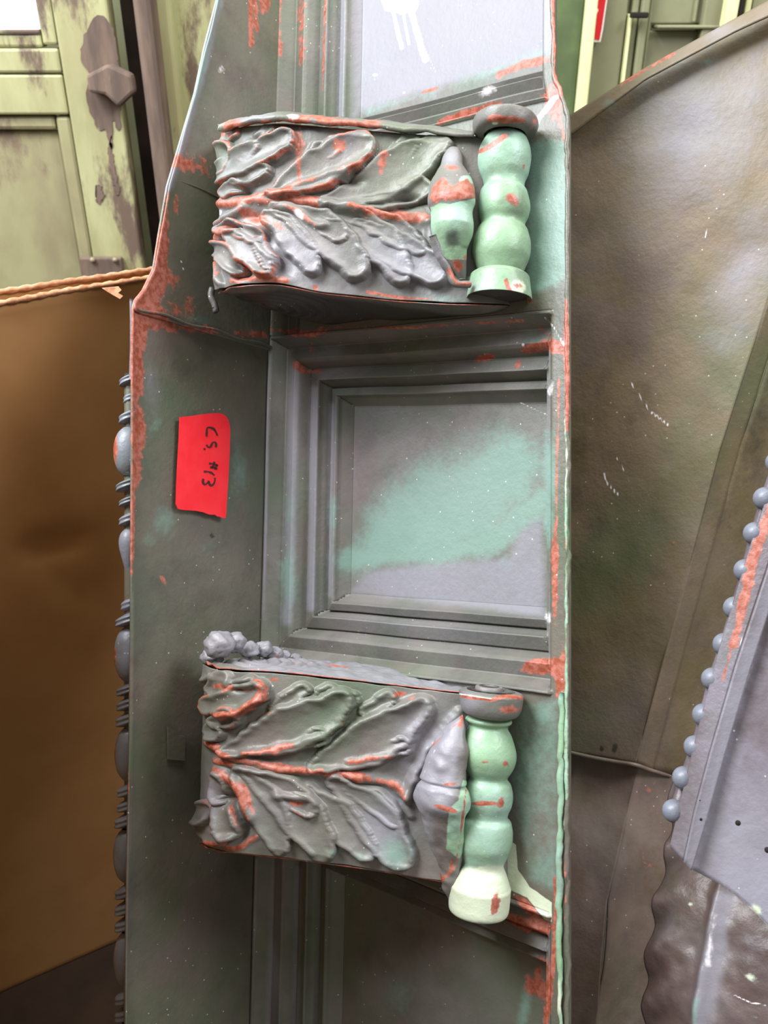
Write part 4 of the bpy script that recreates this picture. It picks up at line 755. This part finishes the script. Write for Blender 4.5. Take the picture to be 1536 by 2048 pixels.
# ------------------------------------------------------------------ big folded copper sheet on the right
sh = thing('folded_copper_sheet', 'large brown-green copper sheet with a long fold line leaning right of the cornice', 'metal sheet', at(1300., 2300., 1.0))
SM = [('teal', 'b', 1330, 940, 40, 30, 0, .5), ('teal', 'b', 1480, 240, 70, 90, 20, .45), ('dust_sheen', 'b', 1400, 250, 150, 130, -30, .8), ('dust_sheen', 'b', 1480, 560, 60, 160, 14, .7), ('dust_sheen', 'b', 1240, 1430, 60, 50, 0, .35), ('teal', 'b', 1414, 122, 9, 7, 0, 1.1),
 ('pale', 'l', [(1262, 765), (1282, 795), (1300, 822)], 2, .75), ('pale', 'l', [(1306, 826), (1340, 853)], 3.5, .9), ('pale', 'l', [(1209, 945), (1212, 965), (1228, 980), (1240, 992)], 2.2, .85), ('pale', 'l', [(1235, 915), (1262, 965)], 1.8, .8), ('pale', 'l', [(1254, 830), (1252, 860), (1261, 905)], 1.1, .6), ('pale', 'l', [(1346, 362), (1342, 378)], 1.5, .8), ('pale', 'l', [(1418, 448), (1410, 472)], 1.8, .8), ('pale', 'b', 1290, 365, 8, 5, 0, .6), ('pale', 'l', [(1422, 568), (1420, 576)], 2, .9), ('pale', 'l', [(1155, 1137), (1178, 1125)], 1.6, .6),
 ('wear', 'l', [(1180, 215), (1280, 150), (1340, 110), (1440, 60)], 3, .6), ('wear', 'b', 1345, 1085, 10, 12, 0, .5), ('dark', 'b', 1204, 1495, 4, 4, 0, 1.6), ('dark', 'b', 1230, 1496, 5, 6, 20, 1.6), ('dark', 'b', 1180, 900, 80, 300, 0, .15), ('teal', 'b', 1225, 215, 20, 14, 0, .6)]
patch('upper_sheet', [(1080, 262), (1080, 700), (1080, 1100), (1100, 1500)], [(1760, -120), (1690, 100), (1536, 600), (1440, 900), (1271, 1530)], (1.02, .86, 1.02, .97), M['sheet'], sh, 150, 90, bump=.02, bsc=5, marks=SM)
patch('folded_hem', [(1080, 268), (1140, 270), (1190, 232), (1290, 158), (1470, 62), (1760, -70)], [(1080, 250), (1128, 238), (1180, 205), (1290, 135), (1460, 42), (1760, -120)], (1.005, 1.01, .845, .85), M['sheet'], sh, 80, 8, marks=[('teal', 'b', 1222, 208, 22, 12, 0, .8), ('wear', 'l', [(1240, 170), (1350, 105)], 4, .8), ('dust_sheen', 'b', 1430, 60, 60, 30, 0, .7)], solid=.002)
patch('fold_band', [(1760, -120), (1690, 100), (1536, 600), (1440, 900), (1271, 1530)], [(1790, -100), (1722, 120), (1574, 600), (1478, 900), (1304, 1545)], (.86, .872, .97, .985), M['sheet'], sh, 120, 8, marks=SM)
patch('return_sheet', [(1790, -100), (1722, 120), (1574, 600), (1478, 900), (1304, 1545)], [(1900, -100), (1850, 300), (1750, 900), (1560, 1580)], (.872, 1.0, .985, 1.1), M['sheet'], sh, 100, 30, bump=.015, marks=[('dark', 'b', 1500, 900, 60, 300, 14, .5)])
LM = [('dust_sheen', 'b', 1200, 1640, 40, 80, 10, .3), ('wear', 'b', 1300, 1700, 60, 160, 0, .28), ('cream', 'b', 1165, 1540, 12, 30, 10, .42), ('dark', 'l', [(1130, 1505), (1270, 1532), (1340, 1550)], 3, 1.), ('dark', 'b', 1142, 1545, 16, 34, 0, .5)]
patch('lower_sheet', [(1080, 1490), (1080, 1800), (1080, 2200)], [(1278, 1532), (1215, 1800), (1180, 2200)], (1.035, .985, .95, .93), M['rust'], sh, 90, 40, bump=.015, marks=LM, solid=.0025)
patch('lower_sheet', [(1278, 1532), (1215, 1800), (1180, 2200)], [(1440, 1570), (1400, 1800), (1380, 2200)], (.985, 1.03, .93, 1.0), M['rust'], sh, 90, 30, bump=.02, marks=LM, solid=.0025)
tube('seam_fold', resample([at(a, b, d) for a, b, d in ((1120, 1500, 1.01), (1180, 1514, .99), (1235, 1524, .975), (1272, 1530, .965), (1300, 1540, .98), (1340, 1552, 1.0))], 50, True), .0022, M['rust'], sh)

# ------------------------------------------------------------------ beaded copper moulding, far right
bm = thing('beaded_copper_strip', 'lavender-grey copper flashing with a row of round beads along its left edge, at far right', 'flashing', at(1480., 1720., .72))
EL = [(1640, 640), (1536, 985), (1500, 1090), (1440, 1290), (1400, 1440), (1370, 1560), (1339, 1694)]
EG = [(1690, 660), (1575, 1010), (1536, 1130), (1470, 1330), (1420, 1500), (1388, 1620), (1366, 1722)]
ER = [(1715, 668), (1602, 1018), (1558, 1150), (1500, 1330), (1446, 1510), (1410, 1640), (1380, 1738)]
WM = [('wear', 'l', [(1560, 960), (1530, 1050), (1500, 1150), (1480, 1240), (1465, 1290)], 11, .95), ('wear', 'l', [(1462, 1300), (1445, 1360)], 5, .7), ('pale', 'l', [(1510, 1190), (1480, 1290)], 2.5, .6), ('cream', 'l', [(1430, 1560), (1410, 1640)], 2.5, .5), ('dust_sheen', 'b', 1480, 1700, 120, 160, 0, 1.), ('pale', 'l', [(1440, 1765), (1480, 1795), (1540, 1862)], 5, .7), ('cream', 'b', 1510, 1820, 20, 14, 40, .8), ('cream', 'b', 1525, 1370, 26, 16, 0, .4), ('pale', 'b', 1470, 1470, 6, 4, 0, .6), ('pale', 'l', [(1480, 1700), (1510, 1740)], 5, .4), ('teal', 'b', 1530, 1100, 10, 50, 20, .4)]
patch('edge_flange', EL, EG, (.715, .705, .715, .705), M['lav'], bm, 120, 14, marks=WM, solid=.0012)
patch('ridge', EG, ER, (.700, .700, .700, .700), M['lav'], bm, 120, 10, marks=WM+[('dust_sheen', 'l', ER, 30, 1)], solid=.003, disp=lambda x, y: 0*x+.003)
patch('flat_sheet', ER, [(1800, 700), (1760, 1100), (1740, 1500), (1720, 1700), (1700, 2060)], (.707, .66, .707, .66), M['lav'], bm, 120, 60, marks=WM, bump=.008, bsc=9, solid=.0014, sag=-42)
# its cut lower edge sweeps down to the right
for nm, a, b, r in (('nail_hole', 1476, 1646, 5.5), ('nail_hole', 1399, 1600, 3), ('nail_hole', 1401, 1638, 4), ('nail_hole', 1535, 1700, 6)):
    d = .698 if a < 1450 else .693-.00016*(a-1400)
    sphere(nm, at(float(a), float(b), d), r*d/F, M['hole'], bm, 8, 12)
cb = [(1551, 925), (1526, 997), (1506, 1067), (1487, 1141), (1466, 1216), (1445, 1289), (1422, 1358), (1404, 1430), (1387, 1494), (1364, 1556), (1344, 1622), (1574, 850), (1597, 775)]
bead0 = None
for k, (a, b) in enumerate(cb):
    c0 = at(float(a)+4, float(b), .722); r = 23*.722/F
    rot = np.eye(3)
    if bead0 is None: bead0 = sphere('bead', c0, r, M['bead'], bm, 20, 26); base0 = c0
    else:
        o = bead0.copy(); C.objects.link(o); o.location = Vector(c0-base0)
sphereattr = None
tube('bead_backing', [at(a+9, b, .728) for a, b in sorted(cb, key=lambda p: p[1])], .006, M['lav'], bm)

# ------------------------------------------------------------------ crumpled sheet at the lower right
cs = thing('crumpled_copper_sheet', 'crumpled brown-purple copper sheet below the beaded flashing at bottom right', 'metal sheet', at(1450., 2250., .85))
def scal(x, y):
    ed = np.interp(y, [1600, 1750, 1900, 2048, 2200], [1345, 1320, 1295, 1270, 1240]); d = x-ed
    return .006*np.sin(y*.06+np.clip(d, 0, 60)*.03)*np.exp(-(d/45)**2)+.010*np.exp(-((x-np.interp(y, [1700, 2048], [1462, 1400]))/14)**2)
KM = [('pale', 'l', [(1445, 1830), (1435, 1880), (1428, 1930)], 8, .55), ('dust_sheen', 'l', [(1455, 1800), (1430, 1950), (1405, 2048)], 18, 1.), ('cream', 'b', 1500, 1955, 26, 14, 20, .55), ('cream', 'b', 1390, 1810, 8, 7, 0, .6), ('cream', 'b', 1480, 2010, 50, 30, 30, .35), ('teal', 'l', [(1410, 2000), (1400, 2048)], 5, .9), ('dust_sheen', 'b', 1350, 1850, 40, 60, 0, .4), ('mint', 'b', 1510, 2035, 30, 14, 0, .5), ('wear', 'b', 1400, 1820, 20, 20, 0, .4), ('pale', 'l', [(1470, 1990), (1500, 2005), (1530, 2010)], 2, .8), ('dust_sheen', 'b', 1500, 1880, 50, 40, 0, .5)]
patch('crumpled_sheet', [(1340, 1560), (1332, 1700), (1300, 1900), (1262, 2200)], [(1700, 1560), (1700, 1800), (1700, 2000), (1700, 2200)], (.93, .80, .84, .74), M['crump'], cs, 160, 110, bump=.03, bsc=13, marks=KM, disp=scal)
